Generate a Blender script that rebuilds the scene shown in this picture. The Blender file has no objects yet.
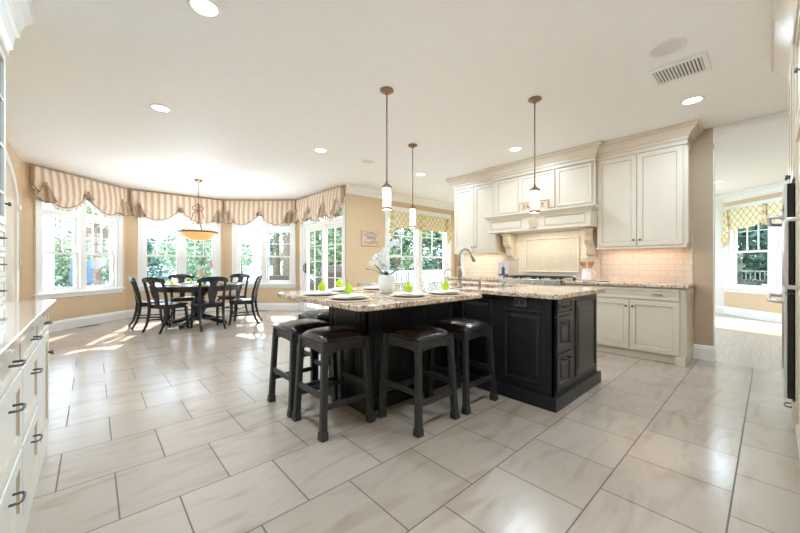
import bpy, bmesh, math, random
from math import pi, sin, cos, radians as R
from mathutils import Vector, Matrix
random.seed(7)
C = bpy.context.scene.collection
sc = bpy.context.scene
# ---------------------------------------------------------------- camera, world, sun, exposure
H = 2.765
cam_d = bpy.data.cameras.new('camera'); cam = bpy.data.objects.new('camera', cam_d); C.objects.link(cam)
cam.location = (0, 0, 1.145)
cam.rotation_euler = (R(90), 0, R(47.68 - 90))
cam_d.sensor_width = 36; cam_d.lens = 36 * 337.3 / 800; cam_d.shift_y = -0.00275
cam_d.clip_start = .03; cam_d.clip_end = 600
sc.camera = cam
world = bpy.data.worlds.new('world'); sc.world = world; world.use_nodes = True
bg = world.node_tree.nodes['Background']
bg.inputs[0].default_value = (.64, .82, 1.0, 1); bg.inputs[1].default_value = 5.8
sun_d = bpy.data.lights.new('sun', 'SUN'); sun = bpy.data.objects.new('sun', sun_d); C.objects.link(sun)
sun_d.energy = 12.0; sun_d.angle = R(.6); sun_d.color = (1, .95, .86)
SUN_DIR = Vector((-.33 * .84, -.94 * .84, -.545)).normalized()
sun.rotation_euler = SUN_DIR.to_track_quat('-Z', 'Y').to_euler(); sun.location = (5, 15, 9)
CAN_W = 20.0; CAN_COL = (.66, .845, 1.0)
sc.view_settings.view_transform = 'Standard'; sc.view_settings.look = 'None'
sc.view_settings.exposure = 0.30; sc.view_settings.gamma = 1; sc.view_settings.use_curve_mapping = False
sc.cycles.use_denoising = True
sc.cycles.max_bounces = 10; sc.cycles.diffuse_bounces = 6; sc.cycles.glossy_bounces = 4
sc.cycles.transparent_max_bounces = 16; sc.cycles.sample_clamp_indirect = 6
sc.cycles.caustics_reflective = False; sc.cycles.caustics_refractive = False

# ---------------------------------------------------------------- materials
def newmat(name):
    m = bpy.data.materials.new(name); m.use_nodes = True
    return m, m.node_tree.nodes, m.node_tree.links, m.node_tree.nodes['Principled BSDF']
def rgb(c): return (c[0], c[1], c[2], 1)
def mat(name, col, rough=.5, metal=0, noise=.04, scale=8, bump=0, emit=None, estr=0, coat=0, spec=.5):
    m, n, l, b = newmat(name)
    tc = n.new('ShaderNodeTexCoord'); nz = n.new('ShaderNodeTexNoise'); nz.inputs['Scale'].default_value = scale
    nz.inputs['Detail'].default_value = 4
    l.new(tc.outputs['Object'], nz.inputs['Vector'])
    rp = n.new('ShaderNodeValToRGB')
    lo = [max(0, c * (1 - noise)) for c in col]; hi = [min(1, c * (1 + noise)) for c in col]
    rp.color_ramp.elements[0].position = .3; rp.color_ramp.elements[1].position = .7
    rp.color_ramp.elements[0].color = rgb(lo); rp.color_ramp.elements[1].color = rgb(hi)
    l.new(nz.outputs['Fac'], rp.inputs[0]); l.new(rp.outputs[0], b.inputs['Base Color'])
    b.inputs['Roughness'].default_value = rough; b.inputs['Metallic'].default_value = metal
    b.inputs['Specular IOR Level'].default_value = spec
    if coat: b.inputs['Coat Weight'].default_value = coat; b.inputs['Coat Roughness'].default_value = .08
    if bump:
        bp = n.new('ShaderNodeBump'); bp.inputs['Strength'].default_value = bump; bp.inputs['Distance'].default_value = .004
        l.new(nz.outputs['Fac'], bp.inputs['Height']); l.new(bp.outputs[0], b.inputs['Normal'])
    if emit: b.inputs['Emission Color'].default_value = rgb(emit); b.inputs['Emission Strength'].default_value = estr
    return m
def mapping(n, l, loc=(0, 0, 0), rot=(0, 0, 0), sca=(1, 1, 1)):
    tc = n.new('ShaderNodeTexCoord'); mp = n.new('ShaderNodeMapping')
    mp.inputs['Location'].default_value = loc; mp.inputs['Rotation'].default_value = rot; mp.inputs['Scale'].default_value = sca
    l.new(tc.outputs['Object'], mp.inputs[0]); return mp.outputs[0]
def mixc(n, l, fac, a, b, mode='MIX'):
    m = n.new('ShaderNodeMix'); m.data_type = 'RGBA'; m.blend_type = mode
    for s, v in ((m.inputs[0], fac), (m.inputs[6], a), (m.inputs[7], b)):
        if isinstance(v, (int, float)): s.default_value = v
        elif isinstance(v, tuple): s.default_value = rgb(v)
        else: l.new(v, s)
    return m.outputs[2]
def math_(n, l, op, a, b=0):
    m = n.new('ShaderNodeMath'); m.operation = op
    for s, v in ((m.inputs[0], a), (m.inputs[1], b)):
        if isinstance(v, (int, float)): s.default_value = v
        else: l.new(v, s)
    return m.outputs[0]
def ramp(n, l, fac, stops):
    r = n.new('ShaderNodeValToRGB'); l.new(fac, r.inputs[0]); e = r.color_ramp.elements
    while len(e) < len(stops): e.new(.5)
    for i, (p, c) in enumerate(stops): e[i].position = p; e[i].color = rgb(c)
    return r.outputs[0]

def tile_floor():
    m, n, l, b = newmat('floor tile')
    v = mapping(n, l, loc=(-.3185, -.127, 0))
    br = n.new('ShaderNodeTexBrick'); l.new(v, br.inputs['Vector'])
    br.inputs['Scale'].default_value = 1; br.inputs['Brick Width'].default_value = .4572; br.inputs['Row Height'].default_value = .4594
    br.inputs['Mortar Size'].default_value = .0032; br.inputs['Mortar Smooth'].default_value = 0; br.offset = .5
    br.inputs['Color1'].default_value = (.485, .41, .345, 1); br.inputs['Color2'].default_value = (.43, .36, .295, 1)
    br.inputs['Mortar'].default_value = (.13, .10, .075, 1)
    v2 = mapping(n, l, sca=(1.1, 4.2, 1), rot=(0, 0, .12))
    nz = n.new('ShaderNodeTexNoise'); nz.inputs['Scale'].default_value = 1.7; nz.inputs['Detail'].default_value = 6
    nz.inputs['Distortion'].default_value = 1.1; l.new(v2, nz.inputs['Vector'])
    vein = ramp(n, l, nz.outputs['Fac'], [(.28, (.80, .69, .60)), (.40, (.92, .88, .84)), (.50, (1, 1, 1)), (.60, (1, .985, .96)), (.72, (.97, .86, .74))])
    c = mixc(n, l, .75, br.outputs['Color'], vein, 'MULTIPLY')
    l.new(c, b.inputs['Base Color'])
    rg = math_(n, l, 'MULTIPLY_ADD', br.outputs['Fac'], .4); rg.node.inputs[2].default_value = .22
    l.new(rg, b.inputs['Roughness']); b.inputs['Specular IOR Level'].default_value = .5
    bp = n.new('ShaderNodeBump'); bp.invert = True; bp.inputs['Strength'].default_value = .35; bp.inputs['Distance'].default_value = .002
    l.new(br.outputs['Fac'], bp.inputs['Height']); l.new(bp.outputs[0], b.inputs['Normal'])
    return m
def wood_floor():
    m, n, l, b = newmat('hall oak floor')
    v = mapping(n, l, rot=(0, 0, 0))
    br = n.new('ShaderNodeTexBrick'); l.new(v, br.inputs['Vector'])
    br.inputs['Scale'].default_value = 1; br.inputs['Brick Width'].default_value = 1.2; br.inputs['Row Height'].default_value = .085
    br.inputs['Mortar Size'].default_value = .0012
    br.inputs['Color1'].default_value = (.50, .41, .33, 1); br.inputs['Color2'].default_value = (.45, .36, .28, 1); br.inputs['Mortar'].default_value = (.2, .13, .08, 1)
    nz = n.new('ShaderNodeTexNoise'); nz.inputs['Scale'].default_value = 4; l.new(mapping(n, l, sca=(1, 12, 1)), nz.inputs['Vector'])
    c = mixc(n, l, .35, br.outputs['Color'], nz.outputs['Fac'], 'OVERLAY')
    l.new(c, b.inputs['Base Color']); b.inputs['Roughness'].default_value = .3
    return m
def granite(name='granite', base=(.76, .65, .52), rough=.09):
    m, n, l, b = newmat(name)
    v = mapping(n, l)
    def nz(s, d=5, dist=.6):
        t = n.new('ShaderNodeTexNoise'); t.inputs['Scale'].default_value = s; t.inputs['Detail'].default_value = d
        t.inputs['Distortion'].default_value = dist; l.new(v, t.inputs['Vector']); return t.outputs['Fac']
    c1 = ramp(n, l, nz(9), [(.35, (.50, .34, .22)), (.47, (.70, .56, .43)), (.6, base), (.75, (.86, .78, .68))])
    spots = ramp(n, l, nz(60), [(.34, (.12, .09, .07)), (.41, (.50, .38, .28)), (.49, (1, 1, 1))])
    sp2 = ramp(n, l, nz(140), [(.36, (.35, .27, .20)), (.45, (1, 1, 1))])
    c = mixc(n, l, 1.0, c1, spots, 'MULTIPLY'); c = mixc(n, l, .8, c, sp2, 'MULTIPLY')
    l.new(c, b.inputs['Base Color']); b.inputs['Roughness'].default_value = rough; b.inputs['Specular IOR Level'].default_value = .6
    return m
def stripes():
    m, n, l, b = newmat('striped drapery')
    v = mapping(n, l); sp = n.new('ShaderNodeSeparateXYZ'); l.new(v, sp.inputs[0])
    s = math_(n, l, 'SINE', math_(n, l, 'MULTIPLY', sp.outputs[0], 2 * pi / .118))
    s2 = math_(n, l, 'SINE', math_(n, l, 'MULTIPLY', sp.outputs[0], 2 * pi / .0295))
    f = math_(n, l, 'ADD', s, math_(n, l, 'MULTIPLY', s2, .25))
    c = ramp(n, l, math_(n, l, 'MULTIPLY_ADD', f, .4), [(.28, (.56, .41, .29)), (.42, (.64, .49, .36)), (.55, (.76, .64, .50)), (.8, (.80, .69, .56))])
    for nd in n:
        if nd.type == 'MATH' and nd.operation == 'MULTIPLY_ADD': nd.inputs[2].default_value = .5
    l.new(c, b.inputs['Base Color']); b.inputs['Roughness'].default_value = .6; b.inputs['Sheen Weight'].default_value = .2
    return m
def trellis():
    m, n, l, b = newmat('trellis fabric')
    v = mapping(n, l); sp = n.new('ShaderNodeSeparateXYZ'); l.new(v, sp.inputs[0])
    k = 2 * pi / .135
    a = math_(n, l, 'COSINE', math_(n, l, 'MULTIPLY', sp.outputs[0], k)); z = math_(n, l, 'COSINE', math_(n, l, 'MULTIPLY', sp.outputs[2], k * .8))
    s3 = math_(n, l, 'MULTIPLY', math_(n, l, 'COSINE', math_(n, l, 'MULTIPLY', sp.outputs[0], 3 * k)), .18)
    f = math_(n, l, 'ABSOLUTE', math_(n, l, 'ADD', math_(n, l, 'ADD', a, z), s3))
    c = ramp(n, l, f, [(0, (.28, .24, .20)), (.16, (.30, .27, .23)), (.24, (.84, .70, .38)), (.9, (.86, .77, .52))])
    l.new(c, b.inputs['Base Color']); b.inputs['Roughness'].default_value = .7
    return m
def subway():
    m, n, l, b = newmat('subway tile')
    tc = n.new('ShaderNodeTexCoord'); sp = n.new('ShaderNodeSeparateXYZ'); l.new(tc.outputs['Object'], sp.inputs[0])
    cb = n.new('ShaderNodeCombineXYZ'); l.new(sp.outputs[0], cb.inputs[0]); l.new(sp.outputs[2], cb.inputs[1])
    br = n.new('ShaderNodeTexBrick'); l.new(cb.outputs[0], br.inputs['Vector']); br.inputs['Scale'].default_value = 1
    br.inputs['Brick Width'].default_value = .152; br.inputs['Row Height'].default_value = .076; br.inputs['Mortar Size'].default_value = .0018
    br.inputs['Color1'].default_value = (.82, .76, .65, 1); br.inputs['Color2'].default_value = (.79, .72, .61, 1); br.inputs['Mortar'].default_value = (.56, .47, .36, 1)
    l.new(br.outputs['Color'], b.inputs['Base Color']); b.inputs['Roughness'].default_value = .25
    bp = n.new('ShaderNodeBump'); bp.invert = True; bp.inputs['Strength'].default_value = .5; bp.inputs['Distance'].default_value = .003
    l.new(br.outputs['Fac'], bp.inputs['Height']); l.new(bp.outputs[0], b.inputs['Normal'])
    return m
def wovenmat():
    m, n, l, b = newmat('woven straw')
    v = mapping(n, l)
    w = n.new('ShaderNodeTexWave'); w.wave_type = 'RINGS'; w.rings_direction = 'Z'; w.inputs['Scale'].default_value = 26; w.inputs['Distortion'].default_value = .6
    l.new(v, w.inputs['Vector'])
    c = ramp(n, l, w.outputs['Fac'], [(0, (.50, .34, .22)), (1, (.82, .66, .50))]); l.new(c, b.inputs['Base Color'])
    b.inputs['Roughness'].default_value = .8
    return m
def glassmat(name, refl=.5, tint=(1, 1, 1)):
    m, n, l, b = newmat(name); out = n['Material Output']; n.remove(b)
    t = n.new('ShaderNodeBsdfTransparent'); t.inputs[0].default_value = rgb(tint); g = n.new('ShaderNodeBsdfGlossy'); g.inputs['Roughness'].default_value = .01
    f = n.new('ShaderNodeFresnel'); f.inputs[0].default_value = 1.4
    mx = n.new('ShaderNodeMixShader'); l.new(math_(n, l, 'MULTIPLY', f.outputs[0], refl), mx.inputs[0]); l.new(t.outputs[0], mx.inputs[1]); l.new(g.outputs[0], mx.inputs[2])
    l.new(mx.outputs[0], out.inputs[0]); return m
def leafmat(name, a, b_):
    m, n, l, b = newmat(name)
    nz = n.new('ShaderNodeTexNoise'); nz.inputs['Scale'].default_value = 1.2; nz.inputs['Detail'].default_value = 6; l.new(mapping(n, l), nz.inputs['Vector'])
    l.new(ramp(n, l, nz.outputs['Fac'], [(.35, a), (.65, b_)]), b.inputs['Base Color']); b.inputs['Roughness'].default_value = .6
    return m
M = dict(
    tile=tile_floor(), oak=wood_floor(), granite=granite(), subway=subway(), stripe=stripes(), trellis=trellis(), woven=wovenmat(),
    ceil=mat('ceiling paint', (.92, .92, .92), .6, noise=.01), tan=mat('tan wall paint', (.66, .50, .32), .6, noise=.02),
    shaded_taupe=mat('taupe wall paint', (.50, .39, .28), .6, noise=.02), white=mat('white trim paint', (.86, .86, .85), .3, noise=.01),  # cooktop wall paint darkened so its colour carries the shade there
    wallwhite=mat('white wall paint', (.80, .80, .79), .6, noise=.01),
    cream=mat('cream cabinet paint', (.69, .605, .50), .35, noise=.015), slope=mat('glazed groove paint', (.52, .42, .30), .45), glaze=mat('antique cream paint', (.74, .64, .50), .4, noise=.2, scale=60),
    lcab=mat('white cabinet paint', (.80, .78, .72), .3, noise=.01), marble=mat('polished white marble', (.78, .75, .70), .03, noise=.06, scale=3, coat=1, spec=1),
    black=mat('black island paint', (.013, .013, .015), .33, noise=.15, spec=.4), ebony=mat('black chair lacquer', (.018, .019, .022), .25, noise=.2),
    stool=mat('worn black stool paint', (.026, .026, .027), .42, noise=.25, scale=30), leather=mat('dark brown leather', (.030, .021, .021), .22, noise=.15, scale=50, bump=.03),
    bronze=mat('bronze metal', (.30, .19, .12), .35, .8), pewter=mat('pewter metal', (.16, .155, .15), .35, .9), darkmetal=mat('dark iron', (.05, .045, .04), .45, .6),
    steel=mat('stainless steel', (.72, .70, .67), .38, .75), nickel=mat('brushed nickel', (.36, .33, .29), .34, .9), grate=mat('black grate iron', (.02, .02, .02), .5),
    blackglass=mat('black oven glass', (.008, .008, .01), .08), outlet=mat('black outlet plastic', (.09, .085, .08), .4), plastic=mat('white plastic', (.80, .76, .68), .4),
    glow=mat('lamp glow', (1, 1, 1), .5, emit=(1, .97, .92), estr=9), opal=mat('opal glass', (.95, .93, .88), .3, emit=(1, .90, .76), estr=.5),
    amber=mat('amber glass', (.80, .38, .12), .25, emit=(1, .56, .22), estr=.55, noise=.25, scale=7), speaker=mat('speaker grille', (.72, .71, .69), .7),
    porcelain=mat('white porcelain', (.86, .85, .83), .15), linen=mat('white napkin linen', (.86, .84, .80), .8), pear=mat('lime green pear skin', (.50, .68, .02), .35, noise=.15),
    stem=mat('brown stem', (.10, .06, .03), .7), petal=mat('white petal', (.90, .90, .90), .5), petalo=mat('peach petal', (.80, .55, .38), .5), leaf=mat('dark green leaf', (.03, .09, .04), .35, noise=.2),
    glass=glassmat('window glass', .25), glassdoor=glassmat('cabinet glass', 1.0, (.85, .87, .85)), interior=mat('cabinet interior', (.55, .50, .42), .6),
    wood=mat('light whitewashed wood', (.62, .50, .38), .6, noise=.2, scale=25), signink=mat('sign brown ink', (.16, .09, .06), .7), spoon=mat('orange brown wood', (.55, .26, .12), .5),
    vent=mat('vent dark', (.10, .09, .08), .7), ventgrey=mat('floor register tan metal', (.20, .18, .13), .5), grass=leafmat('lawn', (.22, .26, .12), (.36, .38, .22)),
    stone=mat('pale patio stone', (.62, .60, .56), .7, noise=.12, scale=3), water=mat('lake water', (.35, .48, .55), .12, noise=.1, scale=.5),
    foliage=leafmat('green foliage', (.14, .22, .11), (.30, .38, .22)), darkfol=leafmat('evergreen foliage', (.03, .085, .075), (.11, .20, .15)), paleff=leafmat('pale olive foliage', (.22, .27, .15), (.42, .44, .28)),
    bark=mat('tree bark', (.16, .12, .09), .9, noise=.35, scale=12), brick=mat('weathered timber', (.13, .09, .06), .8, noise=.3), bluecover=mat('blue fabric cover', (.05, .10, .18), .7, noise=.15),
    wicker=mat('dark wicker', (.06, .045, .035), .8, noise=.4, scale=60), siding=mat('white siding', (.80, .80, .78), .6), fringe=mat('cream fringe band', (.78, .70, .58), .7), beads=mat('brown tassel beads', (.15, .08, .05), .6),
    cord=mat('brown cord welting', (.20, .12, .08), .7), lining=mat('gold lining fabric', (.66, .50, .12), .6), cardpale=mat('pale grey photo paper', (.55, .56, .58), .5), carddark=mat('dark blue print', (.05, .06, .10), .5), skin=mat('skin print', (.5, .32, .24), .5),
    deskgrey=mat('grey drawer front', (.22, .23, .25), .4), ptile=mat('glazed relief tile', (.80, .73, .61), .22, noise=.05),
)

# ---------------------------------------------------------------- object helpers
ROOTM = {}
def _rm(o):
    while o is not None:
        if o.name in ROOTM: return ROOTM[o.name]
        o = o.parent
    return Matrix.Identity(4)
def thing(name, label=None, cat=None, loc=(0, 0, 0), rz=0, group=None, kind=None):
    o = bpy.data.objects.new(name, None); C.objects.link(o); o.empty_display_size = .1
    o.location = loc; o.rotation_euler = (0, 0, rz)
    ROOTM[o.name] = Matrix.Translation(loc) @ Matrix.Rotation(rz, 4, 'Z')
    tag(o, label, cat, group, kind); return o
def tag(o, label=None, cat=None, group=None, kind=None):
    if label: o['label'] = label
    if cat: o['category'] = cat
    if group: o['group'] = group
    if kind: o['kind'] = kind
    return o
class MB:
    def __init__(s): s.v = []; s.f = []; s.sl = set()
    def add(s, vs, fs):
        k = len(s.v); s.v += [tuple(v) for v in vs]; s.f += [tuple(i + k for i in f) for f in fs]; return s
    def box(s, x0, x1, y0, y1, z0, z1):
        if x0 > x1: x0, x1 = x1, x0
        if y0 > y1: y0, y1 = y1, y0
        if z0 > z1: z0, z1 = z1, z0
        return s.add([(x0, y0, z0), (x1, y0, z0), (x1, y1, z0), (x0, y1, z0), (x0, y0, z1), (x1, y0, z1), (x1, y1, z1), (x0, y1, z1)],
                     [(0, 3, 2, 1), (4, 5, 6, 7), (0, 1, 5, 4), (1, 2, 6, 5), (2, 3, 7, 6), (3, 0, 4, 7)])
    def bar(s, p0, p1, w, d=None, w2=None, d2=None, up=(0, 0, 1)):
        p0, p1 = Vector(p0), Vector(p1); d = d or w; w2 = w2 or w; d2 = d2 or d
        t = (p1 - p0).normalized(); u = Vector(up)
        if abs(t.dot(u)) > .95: u = Vector((0, 1, 0))
        a = t.cross(u).normalized(); b = a.cross(t).normalized(); vs = []
        for p, ww, dd in ((p0, w, d), (p1, w2, d2)):
            for i, j in ((-1, -1), (1, -1), (1, 1), (-1, 1)): vs.append(p + a * ww / 2 * i + b * dd / 2 * j)
        return s.add(vs, [(0, 1, 2, 3)[::-1], (4, 5, 6, 7), (0, 1, 5, 4), (1, 2, 6, 5), (2, 3, 7, 6), (3, 0, 4, 7)])
    def tube(s, pts, r, n=8, cap=True, rs=None):
        pts = [Vector(p) for p in pts]; rings = []; prev = None
        for i, p in enumerate(pts):
            t = (pts[min(i + 1, len(pts) - 1)] - pts[max(i - 1, 0)]).normalized()
            if prev is None:
                u = Vector((0, 0, 1)) if abs(t.z) < .9 else Vector((1, 0, 0)); a = t.cross(u).normalized()
            else: a = (prev - t * prev.dot(t)).normalized()
            prev = a; b = t.cross(a); rr = rs[i] if rs else r
            rings.append([p + (a * cos(2 * pi * k / n) + b * sin(2 * pi * k / n)) * rr for k in range(n)])
        vs = [v for ring in rings for v in ring]; fs = []
        for i in range(len(pts) - 1):
            for k in range(n): fs.append((i * n + k, i * n + (k + 1) % n, (i + 1) * n + (k + 1) % n, (i + 1) * n + k))
        if cap: fs.append(tuple(range(n))[::-1]); fs.append(tuple((len(pts) - 1) * n + k for k in range(n)))
        return s.add(vs, fs)
    def lathe(s, prof, c=(0, 0, 0), n=20, sx=1, sy=1, capb=True, capt=True):
        vs = []; fs = []
        for r, z in prof:
            for k in range(n): vs.append((c[0] + r * sx * cos(2 * pi * k / n), c[1] + r * sy * sin(2 * pi * k / n), c[2] + z))
        for i in range(len(prof) - 1):
            for k in range(n): fs.append((i * n + k, i * n + (k + 1) % n, (i + 1) * n + (k + 1) % n, (i + 1) * n + k))
        if capb: fs.append(tuple(range(n))[::-1])
        if capt: fs.append(tuple((len(prof) - 1) * n + k for k in range(n)))
        return s.add(vs, fs)
    def prism(s, poly, z0, z1):
        n = len(poly); vs = [(x, y, z0) for x, y in poly] + [(x, y, z1) for x, y in poly]
        return s.add(vs, [tuple(range(n))[::-1], tuple(range(n, 2 * n))] + [(i, (i + 1) % n, n + (i + 1) % n, n + i) for i in range(n)])
    def prismy(s, poly, y0, y1):   # poly in x,z extruded along y
        n = len(poly); vs = [(x, y0, z) for x, z in poly] + [(x, y1, z) for x, z in poly]
        return s.add(vs, [tuple(range(n)), tuple(range(n, 2 * n))[::-1]] + [((i + 1) % n, i, n + i, n + (i + 1) % n) for i in range(n)])
    def prismx(s, poly, x0, x1):   # poly in y,z
        n = len(poly); vs = [(x0, y, z) for y, z in poly] + [(x1, y, z) for y, z in poly]
        return s.add(vs, [tuple(range(n))[::-1], tuple(range(n, 2 * n))] + [(i, (i + 1) % n, n + (i + 1) % n, n + i) for i in range(n)])
    def panel(s, x0, x1, z0, z1, y, steps, th=.02):
        rects = []
        for ins, dep in steps:
            rects.append([(x0 + ins, y + dep, z0 + ins), (x1 - ins, y + dep, z0 + ins), (x1 - ins, y + dep, z1 - ins), (x0 + ins, y + dep, z1 - ins)])
        vs = [(x0, y + th, z0), (x1, y + th, z0), (x1, y + th, z1), (x0, y + th, z1)]
        for r_ in rects: vs += r_
        fs = [(3, 2, 1, 0)]
        for i in range(len(rects)):
            a = 4 * i; b = a + 4
            if i > 0 and steps[i][1] > steps[i - 1][1]: s.sl |= set(range(len(s.f) + len(fs), len(s.f) + len(fs) + 4))
            for k in range(4): fs.append((a + k, a + (k + 1) % 4, b + (k + 1) % 4, b + k))
        b = 4 * len(rects); fs.append((b, b + 1, b + 2, b + 3))
        return s.add(vs, fs)
    def build(s, name, m, parent=None, bevel=0, smooth=False, w=False, seg=2, sub=0, auto=None):
        vs = s.v
        if w and parent is not None:
            inv = _rm(parent).inverted(); vs = [inv @ Vector(v) for v in vs]
        me = bpy.data.meshes.new(name); me.from_pydata([tuple(v) for v in vs], [], s.f)
        me.materials.append(M[m] if isinstance(m, str) else m)
        if s.sl and m in ('cream', 'lcab'):
            me.materials.append(M['slope'])
            for i in s.sl: me.polygons[i].material_index = 1
        bm = bmesh.new(); bm.from_mesh(me); bmesh.ops.recalc_face_normals(bm, faces=bm.faces); bm.to_mesh(me); bm.free()
        o = bpy.data.objects.new(name, me); C.objects.link(o)
        if parent is not None: o.parent = parent
        if bevel:
            b = o.modifiers.new('bevel', 'BEVEL'); b.width = bevel; b.segments = seg; b.limit_method = 'ANGLE'; b.angle_limit = R(50)
        if sub:
            q = o.modifiers.new('sub', 'SUBSURF'); q.levels = sub; q.render_levels = sub
        if smooth:
            for p in me.polygons: p.use_smooth = True
        return o
def kids(o): return [c for c in bpy.data.objects if c.parent == o]
def dup(root, loc=None, rz=None, label=None, group=None, scale=None):
    def cp(o, par):
        c = o.copy(); C.objects.link(c); c.parent = par
        for k in kids(o): cp(k, c)
        return c
    c = cp(root, None)
    if loc is not None: c.location = loc
    if rz is not None: c.rotation_euler = (0, 0, rz)
    if scale: c.scale = (scale,) * 3
    if label: c['label'] = label
    if group: c['group'] = group
    return c
def rounded(poly, rads, n=6):
    out = []; N = len(poly)
    for i in range(N):
        p = Vector(poly[i]); a = Vector(poly[i - 1]); b = Vector(poly[(i + 1) % N]); r = rads[i] if isinstance(rads, (list, tuple)) else rads
        if r <= 0: out.append(tuple(p)); continue
        da = (a - p).normalized(); db = (b - p).normalized(); p0 = p + da * r; p1 = p + db * r
        for k in range(n + 1):
            t = k / n; q = p0 * (1 - t) ** 2 + p * 2 * t * (1 - t) + p1 * t ** 2; out.append(tuple(q))
    return out
def crown(mb, path, prof, side=1):
    """sweep a profile [(outward, z)] along the x,y polyline with mitred corners; outward = right of travel for side 1"""
    P = [Vector(p) for p in path]; N = len(P); rows = []
    for i in range(N):
        ns = []
        if i > 0: d = (P[i] - P[i - 1]).normalized(); ns.append(Vector((d.y, -d.x)) * side)
        if i < N - 1: d = (P[i + 1] - P[i]).normalized(); ns.append(Vector((d.y, -d.x)) * side)
        if len(ns) == 2: m = (ns[0] + ns[1]).normalized(); m = m / max(.3, m.dot(ns[0]))
        else: m = ns[0]
        rows.append([(P[i].x + m.x * o, P[i].y + m.y * o, z) for o, z in prof])
    k = len(prof); vs = [v for r_ in rows for v in r_]; fs = []
    for i in range(N - 1):
        for j in range(k): fs.append((i * k + j, i * k + (j + 1) % k, (i + 1) * k + (j + 1) % k, (i + 1) * k + j))
    fs.append(tuple(range(k))); fs.append(tuple((N - 1) * k + j for j in range(k))[::-1])
    mb.add(vs, fs)
def text(body, size, m, parent, loc, rot, ext=.002, name='lettering', sx=1):
    cu = bpy.data.curves.new(name, 'FONT'); cu.body = body; cu.size = size; cu.extrude = ext; cu.align_x = 'CENTER'; cu.align_y = 'CENTER'
    cu.materials.append(M[m]); o = bpy.data.objects.new(name, cu); C.objects.link(o); o.parent = parent
    bpy.context.view_layer.update(); me = bpy.data.meshes.new_from_object(o); bpy.data.objects.remove(o)
    o = bpy.data.objects.new(name, me); C.objects.link(o); o.parent = parent
    o.location = loc; o.rotation_euler = rot; o.scale = (sx, 1, 1); return o

# ================================================================ STRUCTURE
def struct(o, label=None): o['kind'] = 'structure'; return o
C0 = (-.824, 7.90); C1 = (.515, 9.21); C2 = (2.42, 9.21); C3 = (3.8, 7.95); C4 = (3.8, 5.8); K = (7.35, 5.8)
XW = 5.42
room = [(-.82, -.8), (XW, -.8), (XW, 4.07), (7.35, 4.07), K, C4, C3, C2, C1, C0]
mb = MB(); mb.prism([(-.97, -.95), (XW, -.95), (XW, 4.0), (7.5, 4.0), (7.5, 5.95), (3.95, 5.95), (3.95, 8.02), (2.48, 9.36), (.45, 9.36), (-.97, 7.97)], -.1, 0)
struct(mb.build('floor', 'tile'))
mb = MB(); mb.prism([(XW, -2), (11.2, -2), (11.2, 2.35), (XW, 2.35)], -.1, -.001); struct(mb.build('floor_hall', 'oak'))
mb = MB(); mb.prism([(-.97, -.95), (XW + .12, -.95), (XW + .12, 4.0), (7.5, 4.0), (7.5, 5.95), (3.95, 5.95), (3.95, 8.02), (2.48, 9.36), (.45, 9.36), (-.97, 7.97)], H, H + .12)
struct(mb.build('ceiling', 'ceil'))
mb = MB(); mb.prism([(XW + .12, -2), (11.2, -2), (11.2, 2.35), (XW + .12, 2.35)], H - .02, H + .12); struct(mb.build('ceiling_hall', 'ceil'))

def wall(name, p0, p1, m, openings=(), th=.15, e0=0, e1=0, ztop=None, matside=None):
    p0 = Vector(p0); p1 = Vector(p1); d = p1 - p0; L = d.length; ang = math.atan2(d.y, d.x); zt = ztop or H
    mb = MB(); xs = -e0
    for (a, b, z0, z1) in sorted(openings):
        mb.box(xs, a, 0, th, 0, zt)
        if z0 > 0: mb.box(a, b, 0, th, 0, z0)
        mb.box(a, b, 0, th, z1, zt); xs = b
    mb.box(xs, L + e1, 0, th, 0, zt)
    o = mb.build(name, m); o.location = (p0.x, p0.y, 0); o.rotation_euler = (0, 0, ang); struct(o); return o
WIN = (.26, 1.69, .66, 2.42)
wall('wall_left', (-.82, -.8), C0, 'tan', e0=.15)
wall('wall_bay_left', C0, C1, 'tan', [WIN], e0=.06, e1=.06)
wall('wall_bay_center', C1, C2, 'tan', [(.29, 1.74, .66, 2.42)], e0=.0, e1=.0)
wall('wall_bay_right', C2, C3, 'tan', [(.31, 1.71, .66, 2.42)], e0=.06, e1=.06)
wall('wall_patio', C3, C4, 'tan', [(.22, 2.03, 0, 2.42)], e0=.0, e1=0)
wall('wall_sink', C4, K, 'tan', [(1.12, 3.2, .62, 2.37)], e0=-.15, e1=.15)
wall('wall_nook', K, (7.35, 4.07), 'tan', [(.22, 1.3, .62, 2.37)], e1=.07)
wall('wall_nook_side', (7.35, 4.07), (XW + .12, 4.07), 'tan', th=.07)
wall('wall_cooktop', (XW, 4.07), (XW, .456), 'shaded_taupe', th=.12)
wall('wall_back', (XW, -.8), (-.82, -.8), 'tan', e0=.12)
# header over the hall opening with a rounded corner
mb = MB()
r_ = .11; zt = 2.695
poly = [(.456, H), (.456, zt - r_)]
for k in range(9):
    a = k / 8 * pi / 2; poly.append((.456 - r_ + r_ * cos(a), zt - r_ + r_ * sin(a)))
poly += [(-.8, zt), (-.8, H)]
mb.prismx(poly, XW, XW + .12); struct(mb.build('wall_header', 'ceil'))
mb = MB(); mb.box(XW + .002, XW + .122, .4555, .448, 0, 2.5); struct(mb.build('trim_1', 'white'))
wall('wall_hall_left', (XW + .12, 2.2), (10.79, 2.2), 'wallwhite', [(3.4, 5.1, .75, 2.35)])
wall('wall_hall_end', (10.79, 2.2), (10.79, .724), 'wallwhite', e0=.1, e1=.05)
wall('wall_hall_bay', (10.79, .724), (8.3, -1.766), 'tan', [(.12, 1.95, .62, 2.36)], e0=.0, e1=.1)
wall('wall_hall_right', (8.3, -1.766), (XW, -1.766), 'wallwhite')
wall('wall_hall_side', (XW, -1.766), (XW, -.95), 'wallwhite', th=-.12) if False else None
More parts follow.
